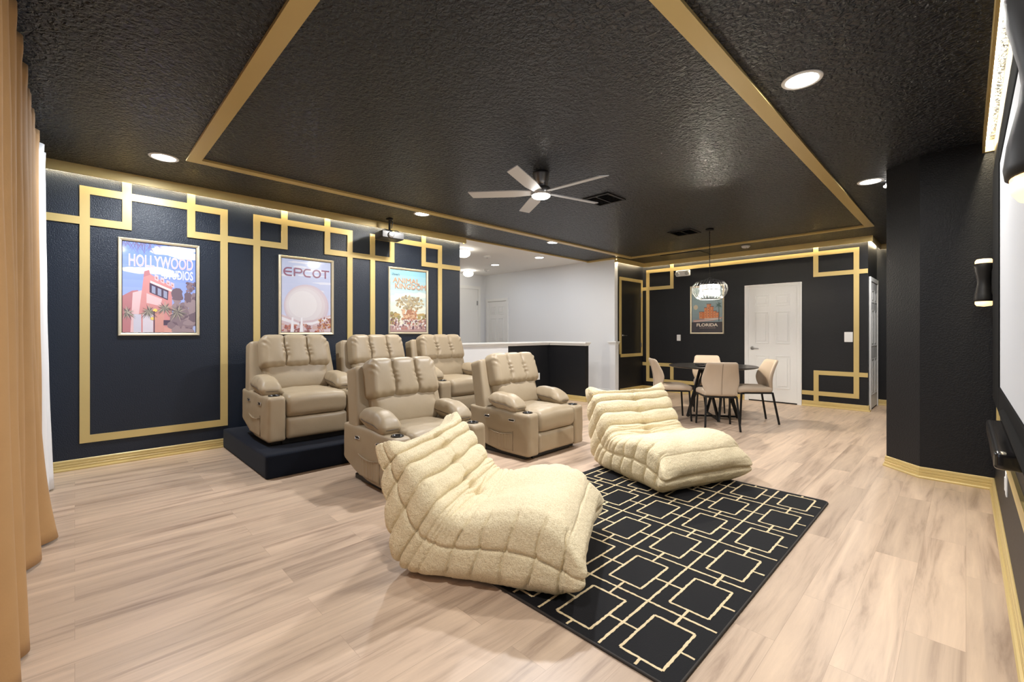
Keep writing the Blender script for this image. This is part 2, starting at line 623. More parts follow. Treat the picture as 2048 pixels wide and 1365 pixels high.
# ------------------------------------------------------------------ gold ceiling frame
X0, X1, Y0, Y1, W_ = -4.72, -0.895, 0.685, 7.95, 0.098
t = 0.02
mb = MB()
mb.box(X0, X1, Y0, Y0 + W_, CEIL - t, CEIL + .001).box(X0, X1, Y1 - W_, Y1, CEIL - t, CEIL + .001)
mb.box(X0, X0 + W_, Y0 + W_, Y1 - W_, CEIL - t, CEIL + .001).box(X1 - W_, X1, Y0 + W_, Y1 - W_, CEIL - t, CEIL + .001)
structure(mb.build('trim_ceiling_frame', M_GOLD))


# ------------------------------------------------------------------ gold wall mouldings
def wall_strips(name, plane, rects, t=0.014):
    """rects (a0,a1,z0,z1) on plane ('x', X, dir) or ('y', Y, dir)"""
    mb = MB()
    ax, c, d = plane
    for a0, a1, z0, z1 in rects:
        if ax == 'x':
            mb.box(min(c, c + d * t), max(c, c + d * t), a0, a1, z0, z1)
        else:
            mb.box(a0, a1, min(c, c + d * t), max(c, c + d * t), z0, z1)
    return structure(mb.build(name, M_GOLD))


B = 0.068
TOP = 2.66
for k, y in enumerate((0.030, 1.428, 2.825)):
    R = 1.150 if k < 2 else 1.165
    z1 = 2.56; zs = 2.21; z0 = 0.23
    rects = [
        (y, y + B, z0, z1), (y + R - B, y + R, z0, z1),
        (y + B, y + R - B, z1 - B, z1), (y + B, y + R - B, z0, z0 + B),
        (y + 0.29, y + 0.29 + B, zs, z1 - B), (y + 0.29, y + 0.29 + B, z1, TOP),
        (y + B, y + 0.29, zs, zs + B),
        (y + R - 0.29 - B, y + R - 0.29, zs, z1 - B), (y + R - 0.29 - B, y + R - 0.29, z1, TOP),
        (y + R - 0.29, y + R - B, zs, zs + B),
    ]
    nxt = (1.428, 2.825, 4.338)[k]
    rects.append((y + R, nxt, zs, zs + B))
    if k == 0:
        rects.append((YN, y, zs, zs + B))
    wall_strips('trim_%d' % (k + 1), ('x', XL, 1), rects)

# back wall: one wide frame with a broken square in each corner
b = 0.070
L0, R1 = -4.842, -1.179
rects = [
    (L0, L0 + b, 0.19, 2.585), (R1 - b, R1, 0.19, 2.585),
    (L0 + b, R1 - b, 2.515, 2.585),
    # top left square
    (-4.300, -4.230, 2.150, 2.515), (-4.300, -4.230, 2.585, TOP), (L0 + b, -4.300, 2.150, 2.220), (-4.93, L0, 2.150, 2.220),
    # top right square
    (-1.790, -1.720, 2.165, 2.515), (-1.790, -1.720, 2.585, TOP), (-1.720, R1 - b, 2.165, 2.235), (R1, -1.07, 2.165, 2.235),
    # bottom left square
    (-4.300, -4.230, 0.26, 0.60), (L0 + b, -4.300, 0.53, 0.60), (-4.93, L0, 0.53, 0.60), (L0 + b, -2.86, 0.19, 0.26),
    # bottom right square
    (-1.785, -1.715, 0.26, 0.605), (-1.715, R1 - b, 0.535, 0.605), (R1, -1.07, 0.535, 0.605), (-1.955, R1 - b, 0.19, 0.26),
    (-1.785, -1.715, 0.09, 0.19), (-4.300, -4.230, 0.26, 0.27),
]
wall_strips('trim_4', ('y', YB, -1), rects)
# black raised door in the alcove, framed in gold
wall_strips('trim_5', ('x', -4.93, 1), [(7.89, 7.955, 0.80, 2.375), (8.735, 8.80, 0.735, 2.375), (7.955, 8.735, 2.31, 2.375), (7.93, 8.735, 0.735, 0.80)])
d2 = structure(MB().box(-4.93, -4.920, 7.957, 8.733, 0.802, 2.308).build('door_2', M_BLACKP))
mb = MB().lathe([(0.0, 0), (0.026, 0), (0.026, 0.006), (0.010, 0.010), (0.010, 0.035), (0, 0.035)], 16)
mb.xf(Matrix.Rotation(PI / 2, 4, 'Y'))
mb.box(0.026, 0.038, -0.008, 0.10, -0.009, 0.009)
o = mb.build('door_handle', M_CHROME, d2, smooth=False); o.location = (-4.922, 8.01, 1.18)
for z in (2.00, 0.93):
    MB().box(-4.922, -4.908, 8.724, 8.742, z, z + 0.09).build('hinge', M_NICKEL, d2)
# trim on the screen wall, under the screen
wall_strips('trim_6', ('x', XR, -1), [(4.30, 4.37, 0.60, 2.0), (-0.3, 4.37, 0.53, 0.60), (2.0, 2.07, 0.60, 0.95)])


# ------------------------------------------------------------------ panelled doors
def panel_door(name, width, height, rows, cols=2):
    """door leaf in local coordinates: x across, z up, front face towards -y"""
    mb = MB().box(0, width, 0, 0.035, 0.01, height)
    st = 0.105
    pw = (width - st * (cols + 1)) / cols
    for c in range(cols):
        x0 = st + c * (pw + st)
        for z0, z1 in rows:
            # recessed groove drawn as raised quarter frames plus raised field
            fr = 0.014
            mb.box(x0, x0 + pw, -0.011, 0, z0, z0 + fr).box(x0, x0 + pw, -0.011, 0, z1 - fr, z1)
            mb.box(x0, x0 + fr, -0.011, 0, z0 + fr, z1 - fr).box(x0 + pw - fr, x0 + pw, -0.011, 0, z0 + fr, z1 - fr)
            i = 0.045
            mb.box(x0 + i, x0 + pw - i, -0.012, 0, z0 + i, z1 - i)
    return mb


ROWS6 = [(0.24, 0.82), (1.03, 1.60), (1.70, 1.90)]
# door_1: white door of the back wall
x0, x1 = -2.79, -2.02
dr = panel_door('door', x1 - x0, 2.035, ROWS6).xf(Matrix.Translation((x0, YB - 0.018, 0.012)))
d1 = structure(dr.build('door_1', M_WHITE, bevel=0.002))
mb = MB()
mb.box(x0 - 0.065, x0, YB - 0.03, YB, 0, 2.10).box(x1, x1 + 0.065, YB - 0.03, YB, 0, 2.10).box(x0, x1, YB - 0.03, YB, 2.047, 2.10)
mb.box(x0 - 0.065, x0 - 0.045, YB - 0.038, YB - 0.03, 0, 2.10).box(x1 + 0.045, x1 + 0.065, YB - 0.038, YB - 0.03, 0, 2.10).box(x0 - 0.045, x1 + 0.045, YB - 0.038, YB - 0.03, 2.085, 2.10)
mb.build('door_casing', M_WHITE, d1, bevel=0.004)


def lever(parent, loc, rot=0, m=M_NICKEL):
    mb = MB().lathe([(0.0, 0), (0.032, 0), (0.032, 0.006), (0.012, 0.012), (0.011, 0.045), (0, 0.045)], 20)
    mb.xf(Matrix.Rotation(PI / 2, 4, 'X'))
    mb.tube([(0, -0.042, 0), (0.03, -0.046, 0.004), (0.07, -0.046, 0.002), (0.115, -0.042, -0.006)], [0.010, 0.009, 0.008, 0.007], 8)
    mb.xf(Matrix.Translation(loc) @ Matrix.Rotation(rot, 4, 'Z'))
    return mb.build('door_handle', m, parent, smooth=True)


lever(d1, (x0 + 0.065, YB - 0.02, 0.955))
# door_3: narrow closet door on the short side wall
dr = panel_door('door', 0.72, 2.03, [(0.22, 0.80), (1.0, 1.58), (1.70, 1.90)], 2)
mat3 = Matrix.Translation((-1.055, 8.99, 0.015)) @ Matrix.Rotation(PI / 2, 4, 'Z')
dr.v = [(a_, b_ * 0.35, c_) for a_, b_, c_ in dr.v]
d3 = structure(dr.xf(mat3).build('door_3', M_WHITE, bevel=0.002))
mb = MB().box(-1.07, -1.045, 8.93, 8.99, 0, 2.12).box(-1.07, -1.045, 9.71, 9.77, 0, 2.12).box(-1.07, -1.045, 8.99, 9.71, 2.05, 2.12)
mb.build('door_casing', M_WHITE, d3, bevel=0.004)
# hall doors
dr = panel_door('door', 0.70, 2.03, ROWS6)
d4 = structure(dr.xf(Matrix.Translation((-8.74, 7.702, 0.012))).build('door_4', M_WHITE, bevel=0.002))
MB().box(-8.80, -8.74, 7.68, 7.72, 0, 2.11).box(-8.04, -7.98, 7.68, 7.72, 0, 2.11).box(-8.74, -8.04, 7.68, 7.72, 2.045, 2.11).build('door_casing', M_WHITE, d4)
mb = MB().box(-8.88, -8.865, 6.50, 7.46, 0.0, 2.36)
d5 = structure(mb.build('door_5', M_WHITE))
MB().box(-8.88, -8.85, 7.46, 7.54, 0, 2.44).box(-8.88, -8.85, 6.42, 6.50, 0, 2.44).box(-8.88, -8.85, 6.50, 7.46, 2.36, 2.44).build('door_casing', M_WHITE, d5)
MB().box(-8.866, -8.85, 7.42, 7.455, 1.95, 2.06).build('hinge', M_NICKEL, d5)


# ------------------------------------------------------------------ carpeted platform
pf = MB().rbox((0.762, 1.49, 0.10), 0.015, (40, 80, 12), c=(-4.074 - 0.762, 1.135 + 1.49, 0.10)).build('platform', M_VELVET, smooth=True)
tag(pf, 'low dark navy carpeted platform carrying the back row of three recliners', 'platform')


# ------------------------------------------------------------------ recliners
def lean(p, x0, z0, a):
    """rotate backwards about (x0,z0)"""
    dx, dz = p[0] - x0, p[2] - z0
    c, s = math.cos(a), math.sin(a)
    return Vector((x0 + dx * c - dz * s, p[1], z0 + dx * s + dz * c))


def nz(p, f, seed=0.0):
    return mnoise.noise(Vector((p[0] * f + seed, p[1] * f - seed, p[2] * f + 3.1 * seed)))


LEAN = math.radians(17)


def make_recliner(label, group):
    root = thing('recliner', label, 'recliner', group=group)
    # black base
    mb = MB().box(-0.36, 0.36, -0.30, 0.30, 0.0, 0.055).box(-0.30, 0.34, -0.39, -0.30, 0.0, 0.04).box(-0.30, 0.34, 0.30, 0.39, 0.0, 0.04)
    mb.build('base', M_BLACKP, root, bevel=0.006)

    # body under the seat
    MB().box(-0.40, 0.37, -0.288, 0.288, 0.055, 0.36).build('body', M_LEATHER, root, bevel=0.01)

    # arms: side panels with a curved underside
    for sgn in (-1, 1):
        y0, y1 = (0.288, 0.442) if sgn > 0 else (-0.442, -0.288)

        def arm_fn(p, raw, sgn=sgn):
            x, y, z = p
            u = (x + 0.425) / 0.865        # 0 rear, 1 front
            z = z + 0.0
            t = (z + 0.205) / 0.41         # 0 bottom 1 top
            # underside rises to the rear
            rise = 0.125 * max(0, (0.62 - u) / 0.62) ** 2.0
            z = z + rise * (1 - t)
            # top: a little hump behind the cup holder
            z += 0.012 * t * smoothstep(0.75, 0.55, u)
            # side faces gently padded
            if y * sgn > 0:
                y += sgn * 0.008 * math.sin(PI * max(0, min(1, u))) * math.sin(PI * max(0, min(1, t)))
            w_ = nz((x, y * 0.4, z), 9, 1.7 + sgn) * 0.004
            if u > 0.93:
                x += nz((x, y, z), 12, 2.2) * 0.007 * (1 - t * 0.5)
            y += w_ * sgn
            return (x, y, z)
        mb = MB().rbox((0.4325, 0.077, 0.205), (0.04, 0.025, 0.032), (44, 10, 26), arm_fn, c=(0.0075, (y0 + y1) / 2, 0.247))
        arm = mb.build('arm', M_LEATHER, root, smooth=True)
        ys = y1 if sgn > 0 else y0
        o_ = ys + sgn * 0.004
        # cup holder
        cup = MB().lathe([(0.030, 0.004), (0.047, 0.004), (0.050, 0.008), (0.046, 0.012), (0.038, 0.012), (0.035, 0.004), (0.034, 0.001), (0.0, 0.001)], 28,
                         (0.352, (y0 + y1) / 2 + sgn * 0.0, 0.449)).build('cup_holder', M_GLOSSB, arm, smooth=True)
        # slot handles in the side
        for x in (0.215, -0.135):
            pts = []
            for k in range(20):
                a = 2 * PI * k / 20
                pts.append((x + 0.040 * max(-1, min(1, 1.6 * math.cos(a))), o_ + sgn * 0.004, 0.376 + 0.0115 * math.sin(a)))
            MB().tube(pts, 0.0045, 6, closed=True).build('trim_ring', M_CHROME, arm, smooth=True)
            MB().box(x - 0.038, x + 0.038, min(o_, o_ + sgn * 0.002), max(o_, o_ + sgn * 0.002), 0.366, 0.386).build('slot', M_BLACKP, arm)
        # gathered pocket
        def pk(p, raw, sgn=sgn):
            x, y, z = p
            u = (raw[0] + 0.165) / 0.33; t = (raw[2] + 0.085) / 0.17
            z -= 0.020 * math.sin(PI * u) * t
            y += sgn * (0.0045 * math.sin(u * 46 + 1.5 * math.sin(u * 9)) * (0.25 + 0.75 * t) * math.sin(PI * min(1, max(0, u))) + 0.006 * math.sin(PI * u) * t)
            return (x, y, z)
        pkm = MB().rbox((0.165, 0.006, 0.085), 0.005, (60, 2, 14), pk, c=(0.055, o_, 0.165)).build('pocket', M_LEATHER, arm, smooth=True)
        pts = [(0.055 + 0.165 * (2 * k / 14 - 1), o_ + sgn * (0.008 + 0.010 * math.sin(PI * k / 14)), 0.249 - 0.020 * math.sin(PI * k / 14)) for k in range(15)]
        MB().tube(pts, 0.0035, 6).build('elastic_edge', M_LEATHER, pkm, smooth=True)
        # vertical seams on the side
        MB().tube([(0.232, o_ + sgn * 0.001, 0.075), (0.234, o_ + sgn * 0.004, 0.27)], 0.0018, 5).build('seam', M_SEAM, arm)

        # pillow on the arm
        def pad_fn(p, raw, sgn=sgn):
            x, y, z = p
            ux, uy = x / 0.205, y / 0.095
            f = max(0.0, (1 - abs(ux) ** 2.6)) ** 0.5 * max(0.0, (1 - abs(uy) ** 2.4)) ** 0.5
            z = z * (0.28 + 0.72 * f)
            # pinched corners, puckers along the edge
            e = max(abs(ux), abs(uy))
            z += 0.004 * math.sin(22 * x * 3.2 + 3 * uy) * smoothstep(0.6, 1.0, e)
            z += nz((x, y, z), 9, 0.4) * 0.004
            z += -0.035 * smoothstep(0.1, 1.0, ux) + 0.02 * smoothstep(0.0, -1.0, ux)
            return (x, y, z)
        mb = MB().rbox((0.205, 0.095, 0.088), (0.06, 0.045, 0.08), (40, 24, 14), pad_fn)
        yc = (y0 + y1) / 2 - sgn * 0.012
        mb.xf(Matrix.Translation((0.060, yc, 0.530)))
        pad = mb.build('arm_pad', M_LEATHER, arm, smooth=True)
        pts = []
        for k in range(48):
            a = 2 * PI * k / 48
            cx = abs(math.cos(a)) ** 0.45 * (1 if math.cos(a) > 0 else -1); sy = abs(math.sin(a)) ** 0.45 * (1 if math.sin(a) > 0 else -1)
            x = 0.204 * cx
            zz = 0.0 - 0.035 * smoothstep(0.1, 1.0, cx) + 0.02 * smoothstep(0.0, -1.0, cx)
            pts.append((0.060 + x, yc + 0.0965 * sy, 0.530 + zz - 0.010))
        MB().tube(pts, 0.0032, 6, closed=True).build('piping', M_SEAM, pad, smooth=True)

    # seat cushion
    def seat_fn(p, raw):
        x, y, z = p
        ux = x / 0.34; uy = y / 0.285
        top = smoothstep(-0.01, 0.09, z)
        z += 0.028 * top * (1 - abs(uy) ** 2.5) * (1 - 0.3 * abs(ux) ** 2)
        x += 0.018 * smoothstep(0.25, 0.34, x) * (1 - abs(uy) ** 4)
        d = abs(abs(uy) - 1)
        z += 0.004 * nz((x, y, z), 14, 0.9) + 0.003 * math.sin(x * 60) * G(d, 0.12)
        return (x, y, z)
    MB().rbox((0.34, 0.285, 0.102), (0.075, 0.03, 0.075), (34, 30, 14), seat_fn, c=(0.105, 0, 0.352)).build('seat', M_LEATHER, root, smooth=True)

    # foot rest panel
    def foot_fn(p, raw):
        x, y, z = p
        x += 0.014 * smoothstep(0, 0.03, x) * (1 - abs(y / 0.285) ** 4) * (1 - abs(z / 0.098) ** 2.5)
        x += 0.003 * nz((x, y, z), 13, 5)
        return (x, y, z)
    MB().rbox((0.05, 0.284, 0.099), (0.03, 0.02, 0.03), (8, 30, 12), foot_fn, c=(0.387, 0, 0.155)).build('foot_rest', M_LEATHER, root, smooth=True)

    # outer shell of the back with wings
    def shell_fn(p, raw):
        x, y, z = p
        y *= 1 - 0.045 * (z / 0.27)
        x += 0.003 * nz((x, y, z), 8, 6)
        return lean((x, y, z), -0.02, -0.27, LEAN * 0.85)
    MB().rbox((0.088, 0.418, 0.275), (0.03, 0.025, 0.03), (8, 26, 20), shell_fn, c=(-0.245, 0, 0.665)).build('back_shell', M_LEATHER, root, smooth=True)

    # lumbar cushion
    def lum_fn(p, raw):
        x, y, z = p
        uy = y / 0.31; uz = z / 0.15
        if x > 0:
            x += 0.022 * (1 - abs(uy) ** 4) * (1 - uz * uz)
            x += 0.003 * nz((x, y, z), 8, 7) + 0.0035 * math.sin(z * 70 + y * 8) * smoothstep(0.72, 0.95, abs(uy))
        return lean((x, y, z), 0.0, -0.15, LEAN)
    MB().rbox((0.09, 0.312, 0.155), (0.05, 0.045, 0.045), (8, 40, 24), lum_fn, c=(-0.140, 0, 0.575)).build('lumbar_cushion', M_LEATHER, root, smooth=True)

    # head pillow: three flat upholstered channels with puckered seams
    def head_fn(p, raw):
        x, y, z = p
        uy = y / 0.335; uz = z / 0.175
        face = smoothstep(-0.04, 0.05, x)
        top = smoothstep(0.55, 1.0, uz)
        wide = 0.1117 * 2
        sy = y + 0.006 * math.sin(z * 26 + y * 4)
        tt = ((sy + 0.335) % wide) / wide
        if abs(sy) > 0.334:
            tt = 0.0
        pf = 1 - abs(2 * tt - 1) ** 5
        if abs(sy) > 0.223:      # outer edges stay full
            pf = max(pf, smoothstep(0.24, 0.28, abs(sy)))
        dist = min(abs(sy - 0.1117), abs(sy + 0.1117))
        x += face * (0.026 * pf * (1 - 0.75 * abs(uz) ** 4) - 0.016 * G(dist, 0.006))
        z += 0.010 * pf * top - 0.010 * G(dist, 0.008) * top
        # short puckers that leave each seam
        pk_ = math.sin(z * 105 + 2.0 * math.sin(z * 31 + y * 3)) * G(dist - 0.014, 0.020)
        x += face * 0.0050 * pk_
        # diagonal creases from the top outer corners and along the lower hem
        x += face * 0.006 * math.sin((z - abs(y)) * 90) * smoothstep(0.70, 0.95, abs(uy)) * smoothstep(-0.1, 0.7, uz)
        x += face * 0.004 * math.sin(y * 85) * smoothstep(-0.62, -0.95, uz)
        x += face * 0.005 * nz((x, y, z), 7, 8)
        z -= 0.016 * smoothstep(0.70, 1.0, abs(uy)) ** 2 * smoothstep(0, 1, uz)
        y *= 1 - 0.02 * uz
        return lean((x, y, z), 0.0, -0.175, LEAN)
    mb = MB().rbox((0.088, 0.335, 0.172), (0.06, 0.055, 0.06), (14, 128, 40), head_fn, c=(-0.172, 0, 0.832))
    mb.build('head_pillow', M_LEATHER, root, smooth=True)
    return root


# local x = forward; the chairs face the screen wall (+X)
rec = make_recliner('taupe leather recliner on the floor, front row, directly behind the near cream lounge chair', 'taupe leather recliners')
rec.location = (-3.335, 2.09, 0.0)
dup(rec, (-3.335, 3.485, 0.0), math.radians(1.5), 'taupe leather recliner on the floor, standing apart beside the black half wall')
dup(rec, (-4.765, 1.660, 0.200), 0, 'taupe leather recliner on the platform at its open end, below the dome poster')
dup(rec, (-4.765, 2.592, 0.200), 0, 'taupe leather recliner in the middle of the platform, mostly hidden by the front row')
dup(rec, (-4.765, 3.524, 0.200), 0, 'taupe leather recliner on the platform nearest the white stair hall')


# ------------------------------------------------------------------ cream lounge chairs
def catmull(P, t):
    n = len(P) - 1
    x = max(0, min(0.999999, t)) * n
    i = int(x); f = x - i
    p0 = P[max(i - 1, 0)]; p1 = P[i]; p2 = P[i + 1]; p3 = P[min(i + 2, n)]
    r = []
    for a, b_, c, d in zip(p0, p1, p2, p3):
        r.append(0.5 * ((2 * b_) + (-a + c) * f + (2 * a - 5 * b_ + 4 * c - d) * f * f + (-a + 3 * b_ - 3 * c + d) * f ** 3))
    return r


TT = [(0.500, 0.200), (0.455, 0.300), (0.36, 0.365), (0.22, 0.380), (0.08, 0.355), (-0.04, 0.330), (-0.13, 0.345), (-0.195, 0.415), (-0.26, 0.510), (-0.325, 0.600), (-0.380, 0.660), (-0.428, 0.690)]
BB = [(0.475, 0.075), (0.41, 0.003), (0.26, 0.0), (0.12, 0.0), (-0.02, 0.0), (-0.18, 0.0), (-0.34, 0.003), (-0.435, 0.045), (-0.475, 0.17), (-0.495, 0.33), (-0.508, 0.50), (-0.518, 0.655)]
UG = [0.085, 0.53, 0.575, 0.628, 0.725, 0.822, 0.915]          # grooves that cross the front of the back
US = [0.10, 0.19, 0.28, 0.37, 0.45]                                # extra ones on the sides of the seat


def lounge_mesh(seed, zs=1.0):
    HU, HV, HY = 0.66, 0.165, 0.442
    par = []

    def fn(p, raw):
        u = (p[0] / HU + 1) / 2
        v = p[1] / HV           # -1 bottom/back .. 1 top/front
        y = p[2]
        tx, tz = catmull(TT, u)
        bx, bz = catmull(BB, u)
        k = (v + 1) / 2
        x = bx + (tx - bx) * k; z = bz + (tz - bz) * k
        par.append((u, v, y / HY, raw[0] / HU, raw[1] / HV, raw[2] / HY))
        return (x, y, z)
    mb = MB().rbox((HU, HV, HY), (0.07, 0.065, 0.075), (270, 44, 84), fn)
    me = bpy.data.meshes.new('lounge_chair')
    me.from_pydata(mb.v, [], mb.f)
    bm = bmesh.new(); bm.from_mesh(me)
    bmesh.ops.recalc_face_normals(bm, faces=bm.faces)
    bm.verts.ensure_lookup_table()
    bm.normal_update()
    nrm = [v.normal.copy() for v in bm.verts]
    for i, vert in enumerate(bm.verts):
        u, v, yy, ru, rv, ry = par[i]
        n = nrm[i]
        co = vert.co
        side = smoothstep(0.80, 0.97, abs(ry))
        front = smoothstep(0.55, 0.9, rv) * (1 - side)
        rear = smoothstep(-0.55, -0.9, rv) * (1 - side)
        d = 0.0
        wob = 0.010 * math.sin(yy * 3 + seed) + 0.006 * math.sin(yy * 9 + u * 20 + seed)
        chev = 0.020 * (abs(yy) - 0.45) * 1.2 * smoothstep(0.5, 0.7, u)
        back = smoothstep(0.48, 0.56, u)
        # grooves over the back and its sides
        for g in UG:
            du = u - (g + (wob * 0.5 + chev) * (0.4 if g < 0.6 else 1.0))
            amt = 0.036 if g > 0.6 else (0.018 if g > 0.3 else 0.012)
            sg = 0.0042
            d -= amt * (G(du, sg) * 0.5 + 0.5 * G(du, sg * 4.4)) * (front + 0.85 * side + 0.35 * rear)
        for g in US:
            du = u - g - 0.004 * math.sin(rv * 4 + g * 30)
            d -= (0.017 * G(du, 0.0040) + 0.006 * G(du, 0.016)) * side * (0.25 + 0.75 * smoothstep(-0.95, -0.6, rv))
            d -= 0.005 * G(du, 0.012) * front * smoothstep(0.5, 0.9, abs(yy))
        d *= 1 - 0.7 * smoothstep(-0.75, -0.98, rv) * smoothstep(0.62, 0.5, u)
        # gathered folds in the crook, front and sides
        for g, a, ph in ((0.475, 0.9, 0.3), (0.500, 1.1, 1.9), (0.552, 1.2, 4.0), (0.604, 0.8, 5.1)):
            du = u - g - 0.010 * math.sin(yy * 6 + ph + seed) - 0.012 * (abs(yy) - 0.5)
            d -= a * 0.011 * G(du, 0.0055) * (front * (0.45 + 0.55 * math.sin(abs(yy) * 4.2 + ph) ** 2) + 0.8 * side * smoothstep(-0.1, 0.6, rv))
        # quilting puff
        d += 0.004 * front + 0.004 * side * (1 - rv * rv)
        # seam along the side
        dv = rv - (-0.10 + 0.22 * math.sin(u * PI) + 0.15 * smoothstep(0.75, 1, u))
        d -= (0.015 * G(dv, 0.036) + 0.005 * G(dv, 0.14)) * side * smoothstep(0.02, 0.1, u)
        # seams of the front end: one across the middle
        fe = smoothstep(-0.86, -0.97, ru)
        d -= (0.014 * G(rv + 0.05, 0.10)) * fe
        d += 0.018 * fe * (1 - G(rv + 0.05, 0.3))
        # centre seam and tufts
        for g in UG:
            if g > 0.5:
                d -= 0.040 * G(u - g, 0.014) * G(yy, 0.10) * front
        d -= 0.009 * G(yy, 0.022) * front * smoothstep(0.60, 0.66, u) * smoothstep(0.99, 0.94, u)
        # seat: soft dip along the middle near the crook
        d -= 0.030 * front * G(u - 0.44, 0.12) * G(yy, 0.42)
        d += 0.018 * front * G(u - 0.26, 0.14) * G(abs(yy) - 0.5, 0.35)
        # fabric unevenness
        d += 0.006 * mnoise.noise(Vector((co.x * 9 + seed, co.y * 9, co.z * 9)))
        d += 0.0022 * mnoise.noise(Vector((co.x * 60, co.y * 60 + seed, co.z * 60)))
        co = co + n * d
        # pointed ears at the top corners and tips at the front corners
        e = abs(ry)
        s_ = 1 if ry > 0 else -1
        ear = smoothstep(0.88, 1.0, ru) * smoothstep(0.60, 1.0, e)
        co.z += 0.036 * ear
        co.x -= 0.020 * ear
        co.y += s_ * 0.012 * ear
        tip = smoothstep(-0.80, -1.0, ru) * smoothstep(0.55, 1.0, e) * G(rv + 0.05, 0.8)
        co.x += 0.045 * tip
        co.y += s_ * 0.035 * tip
        # sag of the top edge between the ears
        co.z -= 0.022 * smoothstep(0.85, 1.0, ru) * (1 - e * e)
        # corners at the base draw in
        base = smoothstep(-0.4, -1.0, rv) * smoothstep(0.65, 0.35, u)
        co.y -= s_ * 0.03 * base * e ** 2
        if co.z < 0.002:
            co.z = 0.002
        co.z *= 1 - (1 - zs) * smoothstep(0.4, 0.9, u)
        vert.co = co
    bm.to_mesh(me); bm.free()
    for p in me.polygons:
        p.use_smooth = True
    me.materials.append(M_CREAM)
    return me


RUG_T = 0.012


def lounge(label, loc, rz, seed, zs=1.0):
    root = thing('lounge_chair', label, 'lounge chair', loc, rz, group='cream quilted floor lounge chairs')
    o = bpy.data.objects.new('quilted_body', lounge_mesh(seed, zs)); COL.objects.link(o); o.parent = root
    return root


del_groups = False
l1_ = lounge('cream quilted floor lounge chair nearest the camera, one corner on the bare wood', (-1.845, 1.720, RUG_T), math.radians(29.5), 0.4, 0.94)
l2_ = lounge('cream quilted floor lounge chair on the far end of the rug before the dining table', (-1.87, 3.66, RUG_T), math.radians(-20), 2.3)

# ------------------------------------------------------------------ rug
rug = thing('rug', 'black rug with gold linked squares under the two cream lounge chairs', 'rug', (-2.345, 1.45, 0))
RW, RL = 1.655, 2.435


def rrect(x0, x1, y0, y1, r, n=5):
    pts = []
    for cx, cy, a0 in ((x1 - r, y1 - r, 0), (x0 + r, y1 - r, 90), (x0 + r, y0 + r, 180), (x1 - r, y0 + r, 270)):
        for k in range(n + 1):
            a = math.radians(a0 + 90 * k / n)
            pts.append((cx + r * math.cos(a), cy + r * math.sin(a)))
    return pts


MB().prism(rrect(0.008, RW - 0.008, 0.008, RL - 0.008, 0.035), 'z', 0.0, 0.010).build('pile', M_RUG, rug)
MB().tube([(p[0], p[1], 0.006) for p in rrect(0.004, RW - 0.004, 0.004, RL - 0.004, 0.038)], 0.006, 6, closed=True).build('binding', M_RUGE, rug, smooth=True)
mb = MB()
lw = 0.0055
gr = random.Random(3)


def gline(x0, y0, x1, y1):
    """woven gold line with slightly ragged edges, laid flat on the pile"""
    x0, x1 = max(0.016, min(RW - 0.016, x0)), max(0.016, min(RW - 0.016, x1))
    y0, y1 = max(0.016, min(RL - 0.016, y0)), max(0.016, min(RL - 0.016, y1))
    L_ = math.hypot(x1 - x0, y1 - y0)
    if L_ < 0.01:
        return
    n = max(2, int(L_ / 0.012))
    dx, dy = (x1 - x0) / L_, (y1 - y0) / L_
    vs = []; fs = []
    zt = 0.0108 + 0.000008 * (len(mb.v) % 97)
    for k in range(n + 1):
        t_ = k / n * L_
        a = lw * (1 + gr.uniform(-0.3, 0.3)); c = lw * (1 + gr.uniform(-0.3, 0.3))
        px, py = x0 + dx * t_, y0 + dy * t_
        vs += [(px - dy * a, py + dx * a, zt), (px + dy * c, py - dx * c, zt), (px - dy * a, py + dx * a, 0.009), (px + dy * c, py - dx * c, 0.009)]
    for k in range(n):
        i = k * 4
        fs += [(i, i + 1, i + 5, i + 4), (i, i + 4, i + 6, i + 2), (i + 1, i + 3, i + 7, i + 5)]
    mb.add(vs, fs)


ox, oy = 2.345, -1.45
for k in range(6):
    xc = -0.851 - 0.3175 * k + ox
    xv = -1.010 - 0.3175 * k + ox
    if xv > 0.02:
        gline(xv, 0.0, xv, RL)
    for j in range(-1, 7):
        yc = 1.645 + 0.41 * j + oy
        hw, hl = 0.0875, 0.138
        if -0.1 < xc < RW:
            if yc - hl > 0.02 and yc + hl < RL - 0.02 and xc - hw > 0.02:
                gline(xc - hw, yc - hl, xc + hw, yc - hl); gline(xc - hw, yc + hl, xc + hw, yc + hl)
                gline(xc - hw, yc - hl, xc - hw, yc + hl); gline(xc + hw, yc - hl, xc + hw, yc + hl)
                gline(xc, yc + hl, xc, yc + hl + 0.134)
                gline(xc, yc - hl, xc, max(0.016, yc - 0.205))
                gline(xc + hw, yc, xc + 0.159, yc); gline(xc - hw, yc, xc - 0.159, yc)
for j in range(-1, 7):
    yh = 1.855 + 0.41 * j + oy
    if 0.02 < yh < RL - 0.02:
        gline(0, yh, RW, yh)
mb.build('gold_pattern', M_RUGG, rug)

# ------------------------------------------------------------------ curtain
peaks = [-5.0, -4.78, -4.50, -4.12, -3.80, -3.45, -3.10, -2.82, -2.52, -2.28, -2.02, -1.82, -1.60, -1.38]


def fold(x, z):
    """front offset of the fabric at x: rounded fronts, sharp valleys"""
    s = 0.010 * math.sin(z * 1.9 + x * 3)
    xx = x + s
    best = 9
    wd = 0.2
    for i, p in enumerate(peaks):
        d = abs(xx - p)
        if d < best:
            best = d
            nb = min(abs(p - q) for q in peaks if q != p)
            wd = nb
    tt = min(1, best / (wd * 0.55))
    return (math.cos(tt * PI) * 0.5 + 0.5) ** 0.8


